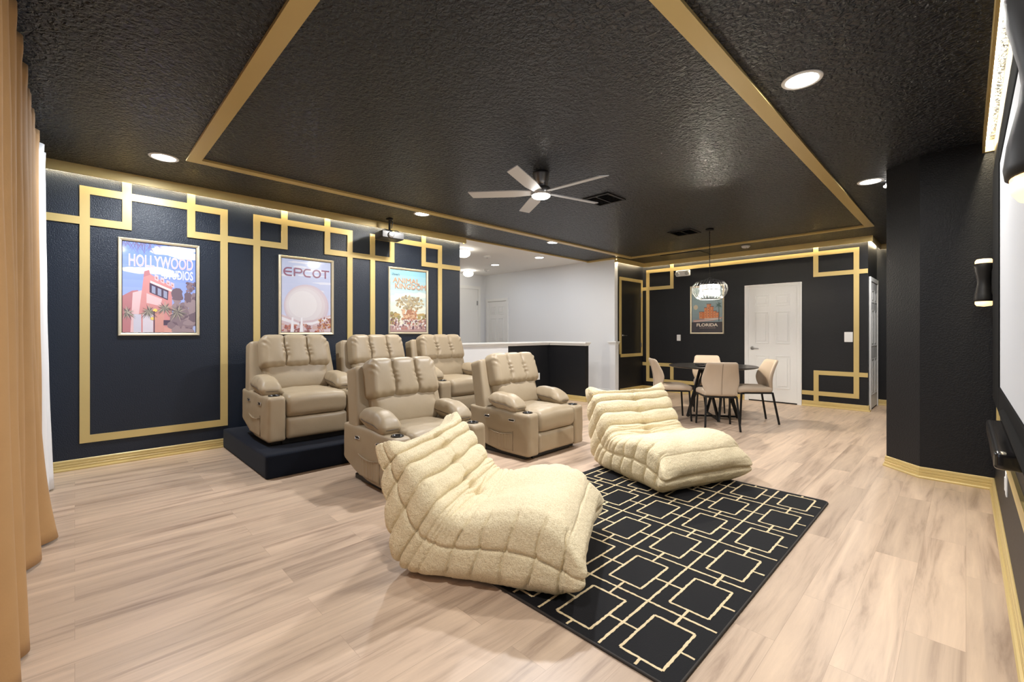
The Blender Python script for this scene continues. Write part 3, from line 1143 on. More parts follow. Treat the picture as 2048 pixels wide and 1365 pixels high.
def curtain_sheet(x0, x1, yoff, nx=420, nzv=44):
    vs = []; fs = []
    for j in range(nzv + 1):
        t_ = j / nzv
        z = 0.015 + t_ * 2.60
        for i in range(nx + 1):
            x = x0 + (x1 - x0) * i / nx
            f = fold(x, z)
            amp = 0.075 + 0.018 * (1 - t_)
            y = -0.258 + amp * f + 0.012 * (1 - t_) * math.sin(x * 7)
            # the hem kicks out in one fold near the far end
            y += 0.085 * (1 - t_) ** 4 * G(x + 3.75, 0.14)
            y += 0.030 * (1 - t_) ** 3 * (0.5 + 0.5 * math.sin(x * 5.0 + 1))
            if z > 2.52:      # stiff header tape
                y += 0.006 * math.sin(x * 60)
            y += 0.004 * mnoise.noise(Vector((x * 7, z * 2.0, 0)))
            if yoff < 0:
                y += 0.030 * smoothstep(-4.62, -4.80, x)
            vs.append((x, y + yoff, z + 0.010 * f * (1 if z > 2.5 else 0)))
    for j in range(nzv):
        for i in range(nx):
            a = j * (nx + 1) + i
            fs.append((a, a + 1, a + nx + 2, a + nx + 1))
    return MB().add(vs, fs)


cur = thing('curtain', 'floor length tan velvet curtain hanging in deep folds at the left edge', 'curtain', (0, 0, 0))
o = curtain_sheet(-4.66, -1.40, 0).build('curtain_fabric', M_CURT, cur, smooth=True)
s_ = o.modifiers.new('solid', 'SOLIDIFY'); s_.thickness = 0.004
o = curtain_sheet(-5.02, -1.40, -0.012, 340, 24).build('lining', M_LINING, cur, smooth=True)
s_ = o.modifiers.new('solid', 'SOLIDIFY'); s_.thickness = 0.002
tag(MB().box(-5.3, -0.5, -0.275, -0.235, 2.655, 2.685).box(-5.3, -5.26, -0.27, -0.24, 2.68, CEIL).box(-3.0, -2.96, -0.27, -0.24, 2.68, CEIL).box(-0.55, -0.51, -0.27, -0.24, 2.68, CEIL)
    .build('curtain_track', M_BLACKM), 'black ceiling track above the tan curtain', 'curtain track')


# ------------------------------------------------------------------ posters
def text_geo(txt, x0, x1, y0, y1, bold=0.0, shear=0.0):
    cu = bpy.data.curves.new('lettering_curve', 'FONT')
    cu.body = txt
    cu.offset = bold
    cu.shear = shear
    cu.resolution_u = 3
    ob = bpy.data.objects.new('lettering_curve', cu)
    COL.objects.link(ob)
    dg = bpy.context.evaluated_depsgraph_get()
    me = bpy.data.meshes.new_from_object(ob.evaluated_get(dg))
    vs = [v.co.copy() for v in me.vertices]
    fs = [tuple(p.vertices) for p in me.polygons]
    bpy.data.objects.remove(ob, do_unlink=True)
    bpy.data.curves.remove(cu)
    bpy.data.meshes.remove(me)
    ax0 = min(v.x for v in vs); ax1 = max(v.x for v in vs); ay0 = min(v.y for v in vs); ay1 = max(v.y for v in vs)
    vs = [((v.x - ax0) / (ax1 - ax0) * (x1 - x0) + x0, (v.y - ay0) / (ay1 - ay0) * (y1 - y0) + y0) for v in vs]
    return vs, fs


class Art:
    """a printed picture built from flat coloured patches, each a hair above the last"""
    def __init__(s, w, h):
        s.w, s.h = w, h
        s.v = []; s.f = []; s.c = []; s.n = 0

    def patch(s, pts, col):
        z = s.n * 0.000014; s.n += 1
        b_ = len(s.v)
        for x, y in pts:
            x = max(0, min(1, x)); y = max(0, min(1, y))
            s.v.append(((x - 0.5) * s.w, (y - 0.5) * s.h, z))
        s.f.append(tuple(range(b_, b_ + len(pts)))); s.c.append(col)

    def multi(s, vs, fs, col):
        z = s.n * 0.000014; s.n += 1
        b_ = len(s.v)
        s.v += [((x - 0.5) * s.w, (y - 0.5) * s.h, z) for x, y in vs]
        for f in fs:
            s.f.append(tuple(i + b_ for i in f)); s.c.append(col)

    def rect(s, x0, x1, y0, y1, col):
        s.patch([(x0, y0), (x1, y0), (x1, y1), (x0, y1)], col)

    def grad(s, x0, x1, y0, y1, c0, c1, n=12):
        for i in range(n):
            t_ = i / (n - 1)
            s.n -= 1 if i else 0
            s.rect(x0, x1, y0 + (y1 - y0) * i / n, y0 + (y1 - y0) * (i + 1) / n, tuple(a + (b - a) * t_ for a, b in zip(c0, c1)))

    def blob(s, cx, cy, rx, ry, col, rg, n=14, rag=0.25):
        s.patch([(cx + rx * math.cos(2 * PI * k / n) * (1 + rg.uniform(-rag, rag)), cy + ry * math.sin(2 * PI * k / n) * (1 + rg.uniform(-rag, rag))) for k in range(n)], col)

    def frond(s, cx, cy, L_, a, col, wd=0.014):
        ca, sa = math.cos(a), math.sin(a)
        asp = s.w / s.h
        s.patch([(cx - sa * wd, cy + ca * wd * asp), (cx + ca * L_, (cy + sa * L_ * asp) - 0.25 * L_ * abs(ca)), (cx + sa * wd, cy - ca * wd * asp)], col)

    def palm(s, cx, cy, L_, cols, rg, n=14, trunk=None):
        if trunk:
            s.patch([(cx - 0.012, trunk), (cx + 0.012, trunk), (cx + 0.006, cy), (cx - 0.006, cy)], cols[0])
        for k in range(n):
            s.frond(cx, cy, L_ * rg.uniform(0.7, 1.1), 2 * PI * k / n + rg.uniform(-0.15, 0.15), cols[k % len(cols)])

    def build(s, parent):
        me = bpy.data.meshes.new('print')
        me.from_pydata(s.v, [], s.f)
        at = me.color_attributes.new('Col', 'FLOAT_COLOR', 'CORNER')
        for p, c in zip(me.polygons, s.c):
            for li in p.loop_indices:
                at.data[li].color = (*c, 1)
        me.materials.append(M_PRINT)
        o = bpy.data.objects.new('print', me); COL.objects.link(o); o.parent = parent
        o.location = (0, 0, 0.006)
        return o


def poster(name, label, centre, wall, w, h, draw, fw=0.026):
    root = thing(name, label, 'poster', centre, group='framed posters')
    if wall == 'left':
        root.matrix_world = Matrix(((0, 0, 1, centre[0]), (1, 0, 0, centre[1]), (0, 1, 0, centre[2]), (0, 0, 0, 1)))
    else:
        root.matrix_world = Matrix(((1, 0, 0, centre[0]), (0, 0, -1, centre[1]), (0, 1, 0, centre[2]), (0, 0, 0, 1)))
    H_, W2 = h / 2, w / 2
    mb = MB()
    prof = [(0, 0), (0, 0.020), (0.006, 0.024), (fw * 0.7, 0.020), (fw, 0.014), (fw, 0)]
    cs = [(-W2, -H_, 1, 1), (W2, -H_, -1, 1), (W2, H_, -1, -1), (-W2, H_, 1, -1)]
    k = len(prof)
    vs = [(x + sx * a, y + sy * a, z) for x, y, sx, sy in cs for a, z in prof]
    fs = []
    for i in range(4):
        i2 = (i + 1) % 4
        for j in range(k):
            j2 = (j + 1) % k
            fs.append((i * k + j, i2 * k + j, i2 * k + j2, i * k + j2))
    mb.add(vs, fs).build('frame', M_PFRAME, root)
    MB().box(-W2 + fw, W2 - fw, -H_ + fw, H_ - fw, 0.0, 0.005).build('backing', M_BLACKP, root)
    a = Art(w - 2 * fw - 0.012, h - 2 * fw - 0.012)
    draw(a)
    a.build(root)
    return root


def draw_studio(a):
    rg = random.Random(11)
    a.grad(0, 1, 0, 1, (0.42, 0.50, 0.82), (0.16, 0.25, 0.72))
    for cx, cy, rx, ry in ((0.18, 0.69, 0.22, 0.035), (0.45, 0.70, 0.28, 0.04), (0.62, 0.665, 0.14, 0.025), (0.55, 0.93, 0.2, 0.05), (0.88, 0.90, 0.25, 0.05), (0.75, 0.97, 0.3, 0.03)):
        a.blob(cx, cy, rx, ry, (0.66, 0.68, 0.86), rg, 18, 0.2)
        a.blob(cx + 0.02, cy + 0.008, rx * 0.7, ry * 0.6, (0.80, 0.80, 0.90), rg, 18, 0.2)
    for k in range(30):
        a.frond(rg.uniform(-0.02, 0.38), 1.0, rg.uniform(0.10, 0.22), rg.uniform(-2.4, -0.5), (0.16, 0.14, 0.26), 0.008)
    for k in range(10):
        a.frond(rg.uniform(0.35, 0.6), 1.0, rg.uniform(0.06, 0.14), rg.uniform(-1.6, -0.3), (0.20, 0.18, 0.32), 0.006)
    pk, pk2, pk3, dk = (0.62, 0.27, 0.27), (0.48, 0.20, 0.22), (0.74, 0.50, 0.52), (0.09, 0.06, 0.10)
    # a plain pink block of a building with flat battlements
    a.patch([(0.0, 0), (0.0, 0.40), (0.12, 0.46), (0.20, 0.47), (0.22, 0)], pk2)
    a.patch([(0.10, 0), (0.13, 0.44), (0.25, 0.47), (0.26, 0)], pk3)
    a.patch([(0.18, 0), (0.28, 0.68), (0.34, 0.70), (0.36, 0.66), (0.44, 0.62), (0.56, 0.57), (0.66, 0.53), (0.66, 0.2), (0.66, 0)], pk)
    a.patch([(0.27, 0.62), (0.28, 0.685), (0.345, 0.705), (0.36, 0.65)], pk2)
    for x in (0.42, 0.50, 0.58, 0.64):
        a.patch([(x, 0.60 - (x - .42) * .3), (x, 0.66 - (x - .42) * .35), (x + 0.05, 0.645 - (x - .42) * .35), (x + 0.05, 0.58 - (x - .42) * .3)], pk3)
        a.patch([(x + 0.012, 0.61 - (x - .42) * .3), (x + 0.012, 0.635 - (x - .42) * .35), (x + 0.035, 0.625 - (x - .42) * .35), (x + 0.035, 0.60 - (x - .42) * .3)], pk2)
    a.patch([(0.36, 0.585), (0.36, 0.56), (0.67, 0.465), (0.67, 0.49)], (0.72, 0.66, 0.66))
    a.patch([(0.35, 0.56), (0.35, 0.45), (0.60, 0.37), (0.61, 0.48)], dk)
    for x in (0.38, 0.46, 0.54):
        a.patch([(x, 0.53 - (x - .38) * .3), (x, 0.45 - (x - .38) * .3), (x + 0.05, 0.435 - (x - .38) * .3), (x + 0.05, 0.515 - (x - .38) * .3)], (0.30, 0.32, 0.45))
    a.patch([(0.31, 0.44), (0.31, 0.33), (0.50, 0.30), (0.52, 0.38)], pk3)
    a.rect(0.14, 0.24, 0.0, 0.20, (0.58, 0.56, 0.66))
    a.rect(0.26, 0.40, 0.0, 0.20, (0.66, 0.60, 0.68))
    a.rect(0.42, 0.55, 0.0, 0.22, (0.64, 0.31, 0.27))
    a.rect(0.55, 0.68, 0.0, 0.06, (0.66, 0.34, 0.30))
    a.rect(0.54, 0.66, 0.08, 0.14, dk)
    tr = [(0.17, 0.12, 0.15), (0.25, 0.18, 0.21), (0.32, 0.24, 0.26)]
    for k in range(46):
        a.blob(rg.uniform(0.70, 1.0), rg.uniform(0.0, 0.46), rg.uniform(0.05, 0.12), rg.uniform(0.03, 0.07), tr[k % 3], rg)
    for k in range(16):
        a.blob(rg.uniform(0.88, 1.0), rg.uniform(0.45, 0.58), rg.uniform(0.02, 0.04), rg.uniform(0.012, 0.03), tr[k % 2], rg)
    pc = [(0.13, 0.11, 0.12), (0.24, 0.22, 0.18), (0.42, 0.36, 0.30)]
    a.palm(0.06, 0.22, 0.13, pc, rg, 18, 0.0)
    a.palm(0.34, 0.24, 0.14, pc, rg, 20, 0.0)
    a.palm(0.56, 0.28, 0.15, pc, rg, 20, 0.0)
    a.palm(0.74, 0.24, 0.17, pc, rg, 22, 0.0)
    for cx, cy in ((0.425, 0.25), (0.395, 0.155)):
        a.blob(cx, cy, 0.032, 0.018, (0.95, 0.62, 0.16), rg, 12, 0.08)
    a.rect(0.405, 0.42, 0.0, 0.24, dk)
    for s_, cc, x0, x1, y0, y1 in (('HOLLYWOOD', 1, 0.085, 0.955, 0.735, 0.865), ('STUDIOS', 1, 0.555, 0.955, 0.615, 0.715)):
        vs, fs = text_geo(s_, x0 - 0.006, x1 + 0.006, y0 - 0.004, y1 + 0.004, 0.02)
        a.multi(vs, fs, (0.86, 0.83, 0.90))
        vs, fs = text_geo(s_, x0, x1, y0, y1, 0.0)
        a.multi(vs, fs, (0.66, 0.42, 0.50) if s_[0] == 'H' else (0.62, 0.62, 0.80))


def draw_dome(a):
    rg = random.Random(5)
    a.grad(0, 1, 0, 1, (0.60, 0.62, 0.80), (0.44, 0.50, 0.72))
    for k in range(12):
        a.blob(rg.uniform(0.1, 0.95), rg.uniform(0.52, 0.98), rg.uniform(0.12, 0.3), rg.uniform(0.008, 0.02), (0.66, 0.68, 0.80), rg, 14, 0.3)
    n = 40
    cx, cy, r = 0.50, 0.36, 0.455
    ry = r * a.w / a.h
    # plain smooth pale dome, shading of the printed picture in bands
    for k, (s_, c_) in enumerate(((1.0, (0.60, 0.50, 0.58)), (0.95, (0.62, 0.54, 0.60)), (0.88, (0.66, 0.60, 0.64)), (0.78, (0.69, 0.65, 0.69)), (0.62, (0.74, 0.71, 0.74)))):
        ox_ = -0.45 * (1 - s_) * r
        a.patch([(cx + ox_ + r * s_ * math.cos(2 * PI * i / n), cy + 0.2 * (1 - s_) * ry + ry * s_ * math.sin(2 * PI * i / n)) for i in range(n)], c_)
    a.patch([(0, 0.24), (0.35, 0.15), (0.62, 0.17), (1, 0.25), (1, 0), (0, 0)], (0.62, 0.50, 0.55))
    a.patch([(0, 0.21), (0.35, 0.12), (0.62, 0.14), (1, 0.22), (1, 0.19), (0.6, 0.10), (0.3, 0.10), (0, 0.16)], (0.78, 0.76, 0.82))
    for k in range(60):
        a.blob(rg.uniform(0, 1), rg.uniform(0.0, 0.12), rg.uniform(0.015, 0.05), rg.uniform(0.008, 0.03), [(0.38, 0.12, 0.10), (0.50, 0.22, 0.16), (0.32, 0.16, 0.16), (0.60, 0.42, 0.40)][k % 4], rg)
    for k in range(40):
        a.blob(rg.uniform(0.75, 1), rg.uniform(0.05, 0.2), rg.uniform(0.01, 0.03), rg.uniform(0.006, 0.02), [(0.42, 0.16, 0.10), (0.56, 0.32, 0.14), (0.30, 0.14, 0.12)][k % 3], rg)
    for x in (0.20, 0.38):
        a.patch([(x - 0.03, 0), (x + 0.04, 0), (x + 0.03, 0.20), (x - 0.005, 0.20)], (0.82, 0.80, 0.86))
    col = (0.22, 0.055, 0.12)
    # rounded letters with even strokes
    def stroke(pts, wd=0.030):
        asp = a.w / a.h
        P = [Vector((p[0], p[1] / asp)) for p in pts]
        L_ = []; R_ = []
        for i, p in enumerate(P):
            d = (P[min(i + 1, len(P) - 1)] - P[max(i - 1, 0)]).normalized()
            nn = Vector((-d.y, d.x)) * wd / 2
            L_.append(p + nn); R_.append(p - nn)
        vs = [(q.x, q.y * asp) for q in L_ + R_]
        m = len(P)
        a.multi(vs, [(i, i + 1, m + i + 1, m + i) for i in range(m - 1)], col)

    def arc(cx, cy, rx, ry, a0, a1, n=14):
        return [(cx + rx * math.cos(math.radians(a0 + (a1 - a0) * k / n)), cy + ry * math.sin(math.radians(a0 + (a1 - a0) * k / n))) for k in range(n + 1)]
    yb, yt = 0.775, 0.875
    ym = (yb + yt) / 2; hh = (yt - yb) / 2
    stroke([(0.20, yt)] + arc(0.125, ym, 0.075, hh, 90, 270) + [(0.20, yb)]); stroke([(0.06, ym), (0.20, ym)])
    stroke([(0.25, yb - 0.008), (0.25, yt)]); stroke([(0.25, yt)] + arc(0.34, yt - hh * 0.55, 0.055, hh * 0.55, 90, -90) + [(0.25, yt - hh * 1.1)])
    stroke([(0.575, yt)] + arc(0.50, ym, 0.065, hh, 90, 270) + [(0.575, yb)])
    stroke(arc(0.70, ym, 0.075, hh, 0, 360, 28))
    stroke([(0.80, yt), (0.965, yt)]); stroke([(0.882, yt), (0.882, yb - 0.008)])


def draw_tree(a):
    rg = random.Random(9)
    a.grad(0, 1, 0, 1, (0.80, 0.74, 0.60), (0.26, 0.50, 0.60))
    for k in range(10):
        a.blob(rg.uniform(0, 0.9), rg.uniform(0.38, 0.62), rg.uniform(0.15, 0.3), rg.uniform(0.02, 0.05), (0.72, 0.72, 0.64), rg, 14, 0.2)
    gg = [(0.30, 0.24, 0.15), (0.42, 0.35, 0.22), (0.50, 0.43, 0.28), (0.36, 0.32, 0.24)]
    a.patch([(0.36, 0.2), (0.46, 0.36), (0.44, 0.42), (0.60, 0.42), (0.60, 0.36), (0.72, 0.2)], (0.44, 0.24, 0.15))
    for k in range(130):
        an = rg.uniform(0, 2 * PI); rr = rg.random() ** 0.5
        a.blob(0.52 + 0.40 * rr * math.cos(an), 0.47 + 0.12 * rr * math.sin(an), rg.uniform(0.02, 0.05), rg.uniform(0.010, 0.022), gg[k % 4], rg)
    for k in range(50):
        a.blob(rg.uniform(0.32, 0.72), rg.uniform(0.20, 0.36), rg.uniform(0.02, 0.05), rg.uniform(0.01, 0.03), [(0.50, 0.27, 0.16), (0.38, 0.18, 0.12), (0.62, 0.42, 0.28)][k % 3], rg)
    for k in range(60):
        x = rg.choice((rg.uniform(0, 0.25), rg.uniform(0.75, 1)))
        a.blob(x, rg.uniform(0.12, 0.30), rg.uniform(0.03, 0.07), rg.uniform(0.012, 0.03), [(0.30, 0.26, 0.12), (0.44, 0.32, 0.14), (0.24, 0.17, 0.10)][k % 3], rg)
    a.rect(0, 1, 0, 0.10, (0.42, 0.27, 0.26))
    for k in range(150):
        a.blob(rg.uniform(0, 1), rg.uniform(0.04, 0.20), rg.uniform(0.010, 0.03), rg.uniform(0.010, 0.028), [(0.16, 0.10, 0.12), (0.62, 0.48, 0.44), (0.44, 0.20, 0.16), (0.30, 0.18, 0.18), (0.70, 0.62, 0.62)][k % 5], rg, 8)
    vs, fs = text_geo("Disney's", 0.04, 0.24, 0.895, 0.945, 0.0, 0.3)
    a.multi(vs, fs, (0.04, 0.05, 0.07))
    for s_, x0, x1, y0, y1 in (('ANIMAL', 0.06, 0.80, 0.795, 0.875), ('KINGDOM', 0.12, 0.985, 0.700, 0.785)):
        vs, fs = text_geo(s_, x0 + 0.006, x1 + 0.006, y0 - 0.005, y1 - 0.004, 0.0)
        a.multi(vs, fs, (0.28, 0.30, 0.26))
        vs, fs = text_geo(s_, x0, x1, y0, y1, 0.0)
        a.multi(vs, fs, (0.66, 0.30, 0.16))


def draw_florida(a):
    rg = random.Random(21)
    a.grad(0, 1, 0, 1, (0.20, 0.25, 0.28), (0.30, 0.42, 0.44))
    a.blob(0.13, 0.56, 0.075, 0.055, (0.58, 0.50, 0.36), rg, 20, 0.03)
    oc, oc2, dk = (0.58, 0.17, 0.06), (0.68, 0.26, 0.11), (0.12, 0.08, 0.08)
    # generic stepped block of flat-topped orange buildings
    a.rect(0.25, 0.88, 0.30, 0.44, oc)
    for x, w_, h_ in ((0.25, 0.16, 0.46), (0.42, 0.10, 0.55), (0.50, 0.14, 0.63), (0.62, 0.10, 0.57), (0.72, 0.10, 0.47), (0.80, 0.10, 0.44)):
        a.rect(x, x + w_, 0.30, h_, oc2); a.rect(x + w_ * 0.6, x + w_, 0.30, h_, oc); a.rect(x - 0.01, x + w_ + 0.01, h_ - 0.012, h_, dk)
        for z in (0.35, 0.40, 0.46, 0.52):
            if z < h_ - 0.05:
                a.rect(x + w_ * 0.3, x + w_ * 0.45, z, z + 0.022, dk)
    a.patch([(0.04, 0.27), (1.0, 0.33), (1.0, 0.30), (0.7, 0.25), (0.04, 0.22)], (0.44, 0.27, 0.24))
    a.patch([(0.08, 0.245), (0.95, 0.30), (0.95, 0.285), (0.08, 0.235)], (0.70, 0.62, 0.58))
    a.rect(0.42, 0.86, 0.285, 0.305, (0.62, 0.56, 0.50))
    a.rect(0, 1, 0, 0.225, (0.055, 0.05, 0.06))
    a.patch([(0.88, 0.24), (0.91, 0.24), (0.905, 0.60), (0.89, 0.60)], (0.05, 0.08, 0.08))
    a.palm(0.895, 0.60, 0.15, [(0.05, 0.10, 0.10), (0.08, 0.14, 0.13)], rg, 16)
    a.palm(0.86, 0.74, 0.11, [(0.06, 0.12, 0.12)], rg, 12)
    vs, fs = text_geo('FLORIDA', 0.16, 0.86, 0.125, 0.195, 0.03)
    a.multi(vs, fs, (0.76, 0.66, 0.56))
    for k in range(9):
        a.rect(0.26 + k * 0.06, 0.26 + k * 0.06 + 0.04, 0.085, 0.100, (0.30, 0.22, 0.20))


poster('framed_poster', 'framed poster reading HOLLYWOOD STUDIOS over a pink building, nearest the tan curtain', (XL, 0.607, 1.668), 'left', 0.635, 0.930, draw_studio)
poster('framed_poster', 'framed poster reading EPCOT above a large pale dome', (XL, 2.008, 1.673), 'left', 0.640, 0.930, draw_dome)
poster('framed_poster', "framed poster reading Disney's ANIMAL KINGDOM above a big tree", (XL, 3.415, 1.683), 'left', 0.645, 0.935, draw_tree)
poster('framed_poster', 'framed poster reading FLORIDA on the far wall behind the cage pendant', (-3.552, YB, 1.688), 'back', 0.648, 0.945, draw_florida)


# ------------------------------------------------------------------ recessed lights
def can_light(label, x, y, group, power=P_CAN, color=NEUT, z=CEIL, first=None):
    root = thing('recessed_light', label, 'ceiling light', (x, y, z), group=group)
    MB().lathe([(0.082, -0.001), (0.086, -0.007), (0.104, -0.005), (0.107, 0.0), (0.082, 0.0)], 36).build('trim_ring', M_WHITE, root, smooth=True)
    MB().lathe([(0.0, -0.004), (0.081, -0.004), (0.081, -0.001), (0.0, -0.001)], 36).build('lens', M_LIT, root)
    l = area('can_lamp', (0, 0, -0.010), 0.15, power, color)
    l.parent = root
    return root


GB = 'recessed ceiling lights'
can_light('recessed ceiling light right of the gold ceiling frame, nearest the screen', -0.684, 3.09, GB, color=(1, 0.97, 0.93))
can_light('recessed ceiling light beside the black pillar', -0.665, 5.64, GB, color=(1, 0.97, 0.93))
can_light('recessed ceiling light by the tan curtain, above the first poster', -4.82, 0.545, GB, color=(0.90, 0.95, 1.0))
can_light('recessed ceiling light right of the projector, above the third poster', -4.81, 3.13, GB)
can_light('recessed ceiling light at the corner over the black half wall', -4.80, 5.66, GB)
can_light('recessed ceiling light in the white hall ceiling, left of the pair', -7.27, 6.61, GB, 6, COOL)
can_light('recessed ceiling light in the white hall ceiling, right of the pair', -5.95, 6.60, GB, 6, COOL)
can_light('recessed ceiling light hidden behind the pillar in the passage to the closet', -0.64, 8.19, GB, 24, color=(1, 0.97, 0.93))
# this one sits out of view behind the camera's shoulder
can_light('recessed ceiling light beside the screen wall above the camera', -0.684, 0.545, GB, color=(1, 0.97, 0.93))


def dome_light(label, x, y):
    root = thing('dome_light', label, 'ceiling light', (x, y, CEIL), group='dome lights in the white hall')
    MB().lathe([(0.0, 0), (0.085, 0), (0.09, -0.012), (0.085, -0.028), (0.0, -0.028)], 28).build('base_plate', M_NICKEL, root, smooth=True)
    MB().lathe([(0.085, -0.026), (0.115, -0.045), (0.125, -0.075), (0.105, -0.115), (0.06, -0.142), (0.0, -0.150)], 32).build('glass_globe', M_LITW, root, smooth=True)


dome_light('white glass dome light half hidden by the end of the black wall', -6.32, 4.98)
dome_light('white glass dome light above the white hall door', -8.38, 6.75)


def smoke(label, x, y):
    root = thing('smoke_detector', label, 'smoke detector', (x, y, CEIL), group='smoke detectors')
    MB().lathe([(0.0, 0), (0.068, 0), (0.070, -0.010), (0.060, -0.030), (0.040, -0.040), (0.0, -0.042)], 28).build('housing', M_WHITE, root, smooth=True)
    MB().lathe([(0.0, -0.040), (0.010, -0.040), (0.010, -0.045), (0.0, -0.045)], 12, (0.02, -0.02, 0)).build('test_button', M_BLACKP, root)


smoke('white smoke detector on the black ceiling near the far wall', -2.66, 8.26)
smoke('white smoke detector on the white hall ceiling, left of the recessed lights', -6.55, 5.75)
smoke('white smoke detector on the hall ceiling near the dome light by the door', -7.95, 6.95)
rt = thing('ceiling_sensor', 'small white sensor on the black ceiling by the pillar corner', 'sensor', (-0.555, 5.80, CEIL))
MB().lathe([(0.0, 0), (0.012, 0), (0.012, -0.025), (0.028, -0.030), (0.026, -0.045), (0.010, -0.055), (0, -0.055)], 20).build('sensor_head', M_WHITE, rt, smooth=True)


# ------------------------------------------------------------------ ceiling fan
fan = thing('ceiling_fan', 'silver five-blade ceiling fan with a bright round light', 'ceiling fan', (-2.80, 3.13, CEIL))
MB().lathe([(0.0, 0.0), (0.078, 0.0), (0.078, -0.02), (0.066, -0.09), (0.058, -0.13), (0.0, -0.13)], 32).build('canopy', M_NICKEL, fan, smooth=True)
MB().lathe([(0.0, -0.13), (0.075, -0.135), (0.092, -0.155), (0.095, -0.20), (0.088, -0.215), (0.0, -0.215)], 32).build('motor', M_NICKEL, fan, smooth=True)
MB().lathe([(0.0, -0.214), (0.086, -0.214), (0.086, -0.222), (0.072, -0.234), (0.0, -0.238)], 32).build('light_lens', M_LIT, fan, smooth=True)
for k in range(5):
    a0 = math.radians(4 + 72 * k)
    mb = MB()
    vs = []
    tilt = math.radians(13)
    outline = [(0.06, -0.035), (0.25, -0.062), (0.655, -0.058), (0.690, 0.048), (0.25, 0.052), (0.06, 0.035)]
    top = []; bot = []
    for (r_, s_) in outline:
        z = -0.185 + math.sin(tilt) * s_
        y = math.cos(tilt) * s_
        c_, s2 = math.cos(a0), math.sin(a0)
        top.append((r_ * c_ - y * s2, r_ * s2 + y * c_, z + 0.004)); bot.append((r_ * c_ - y * s2, r_ * s2 + y * c_, z - 0.004))
    n = len(top)
    mb.add(top + bot, [tuple(range(n)), tuple(range(2 * n - 1, n - 1, -1))] + [(i, n + i, n + (i + 1) % n, (i + 1) % n) for i in range(n)])
    mb.build('blade', M_BLADE, fan)
l = area('fan_lamp', (0, 0, -0.25), 0.14, P_FAN, (0.96, 0.97, 1.0)); l.parent = fan


# ------------------------------------------------------------------ vents and hatch
def vent(label, x, y, s=0.36):
    root = thing('ceiling_vent', label, 'vent', (x, y, CEIL), group='black ceiling vents')
    h = s / 2
    mb = MB().box(-h, h, -h, -h + 0.03, -0.010, 0).box(-h, h, h - 0.03, h, -0.010, 0).box(-h, -h + 0.03, -h + 0.03, h - 0.03, -0.010, 0).box(h - 0.03, h, -h + 0.03, h - 0.03, -0.010, 0)
    mb.box(-0.008, 0.008, -h + 0.03, h - 0.03, -0.009, 0)
    mb.build('vent_frame', M_BLACKM, root, bevel=0.002)
    mb = MB()
    for k in range(9):
        y_ = -h + 0.045 + k * (s - 0.09) / 8
        for x0, x1 in ((-h + 0.03, -0.008), (0.008, h - 0.03)):
            mb.add([(x0, y_ - 0.012, -0.009), (x1, y_ - 0.012, -0.009), (x1, y_ + 0.010, -0.001), (x0, y_ + 0.010, -0.001)], [(0, 1, 2, 3)])
    mb.build('louvres', M_BLACKP, root)


vent('square black air vent in the ceiling just beyond the fan', -2.86, 4.25)
vent('square black air vent in the ceiling beside the pendant light', -2.95, 6.50)
S('trim_hatch', M_CEIL, (-4.15, -3.40, 8.10, 8.70, CEIL - 0.012, CEIL + 0.001))

# ------------------------------------------------------------------ projector
pj = thing('projector', 'small black projector hanging from the ceiling before the third poster', 'projector', (-5.33, 2.965, 0))
pj.rotation_euler = (0, 0, math.radians(-4))
mb = MB().rbox((0.115, 0.155, 0.048), 0.012, (8, 10, 4), c=(0, 0, 2.505))
bd = mb.build('body', mat('dark_grey_plastic', (0.05, 0.048, 0.048), 0.45), pj, smooth=True)
mb = MB().lathe([(0.030, 0), (0.040, 0.0), (0.040, 0.018), (0.030, 0.020)], 28).xf(Matrix.Translation((0.112, -0.035, 2.502)) @ Matrix.Rotation(PI / 2, 4, 'Y'))
mb.build('lens_ring', M_CHROME, bd, smooth=True)
mb = MB().lathe([(0.0, 0.012), (0.018, 0.011), (0.031, 0.006)], 28).xf(Matrix.Translation((0.112, -0.035, 2.502)) @ Matrix.Rotation(PI / 2, 4, 'Y'))
mb.build('lens', M_GLOSSB, bd, smooth=True)
mb = MB().box(0.113, 0.117, -0.148, 0.148, 2.465, 2.545)
mb.build('front_panel', M_BLACKP, bd, bevel=0.004)
mb = MB().lathe([(0.0, CEIL), (0.045, CEIL), (0.045, CEIL - 0.012), (0.014, CEIL - 0.016), (0.014, CEIL - 0.15), (0.0, CEIL - 0.15)], 20)
for sx in (-1, 1):
    for sy in (-1, 1):
        mb.tube([(0, 0, 2.585), (sx * 0.05, sy * 0.09, 2.578), (sx * 0.07, sy * 0.12, 2.550)], 0.006, 6)
mb.tube([(0, 0.02, 2.72), (0.03, 0.03, 2.69), (0.0, 0.035, 2.65), (0.02, 0.02, 2.61)], 0.006, 6)
mb.build('ceiling_mount', M_BLACKM, pj, smooth=True)

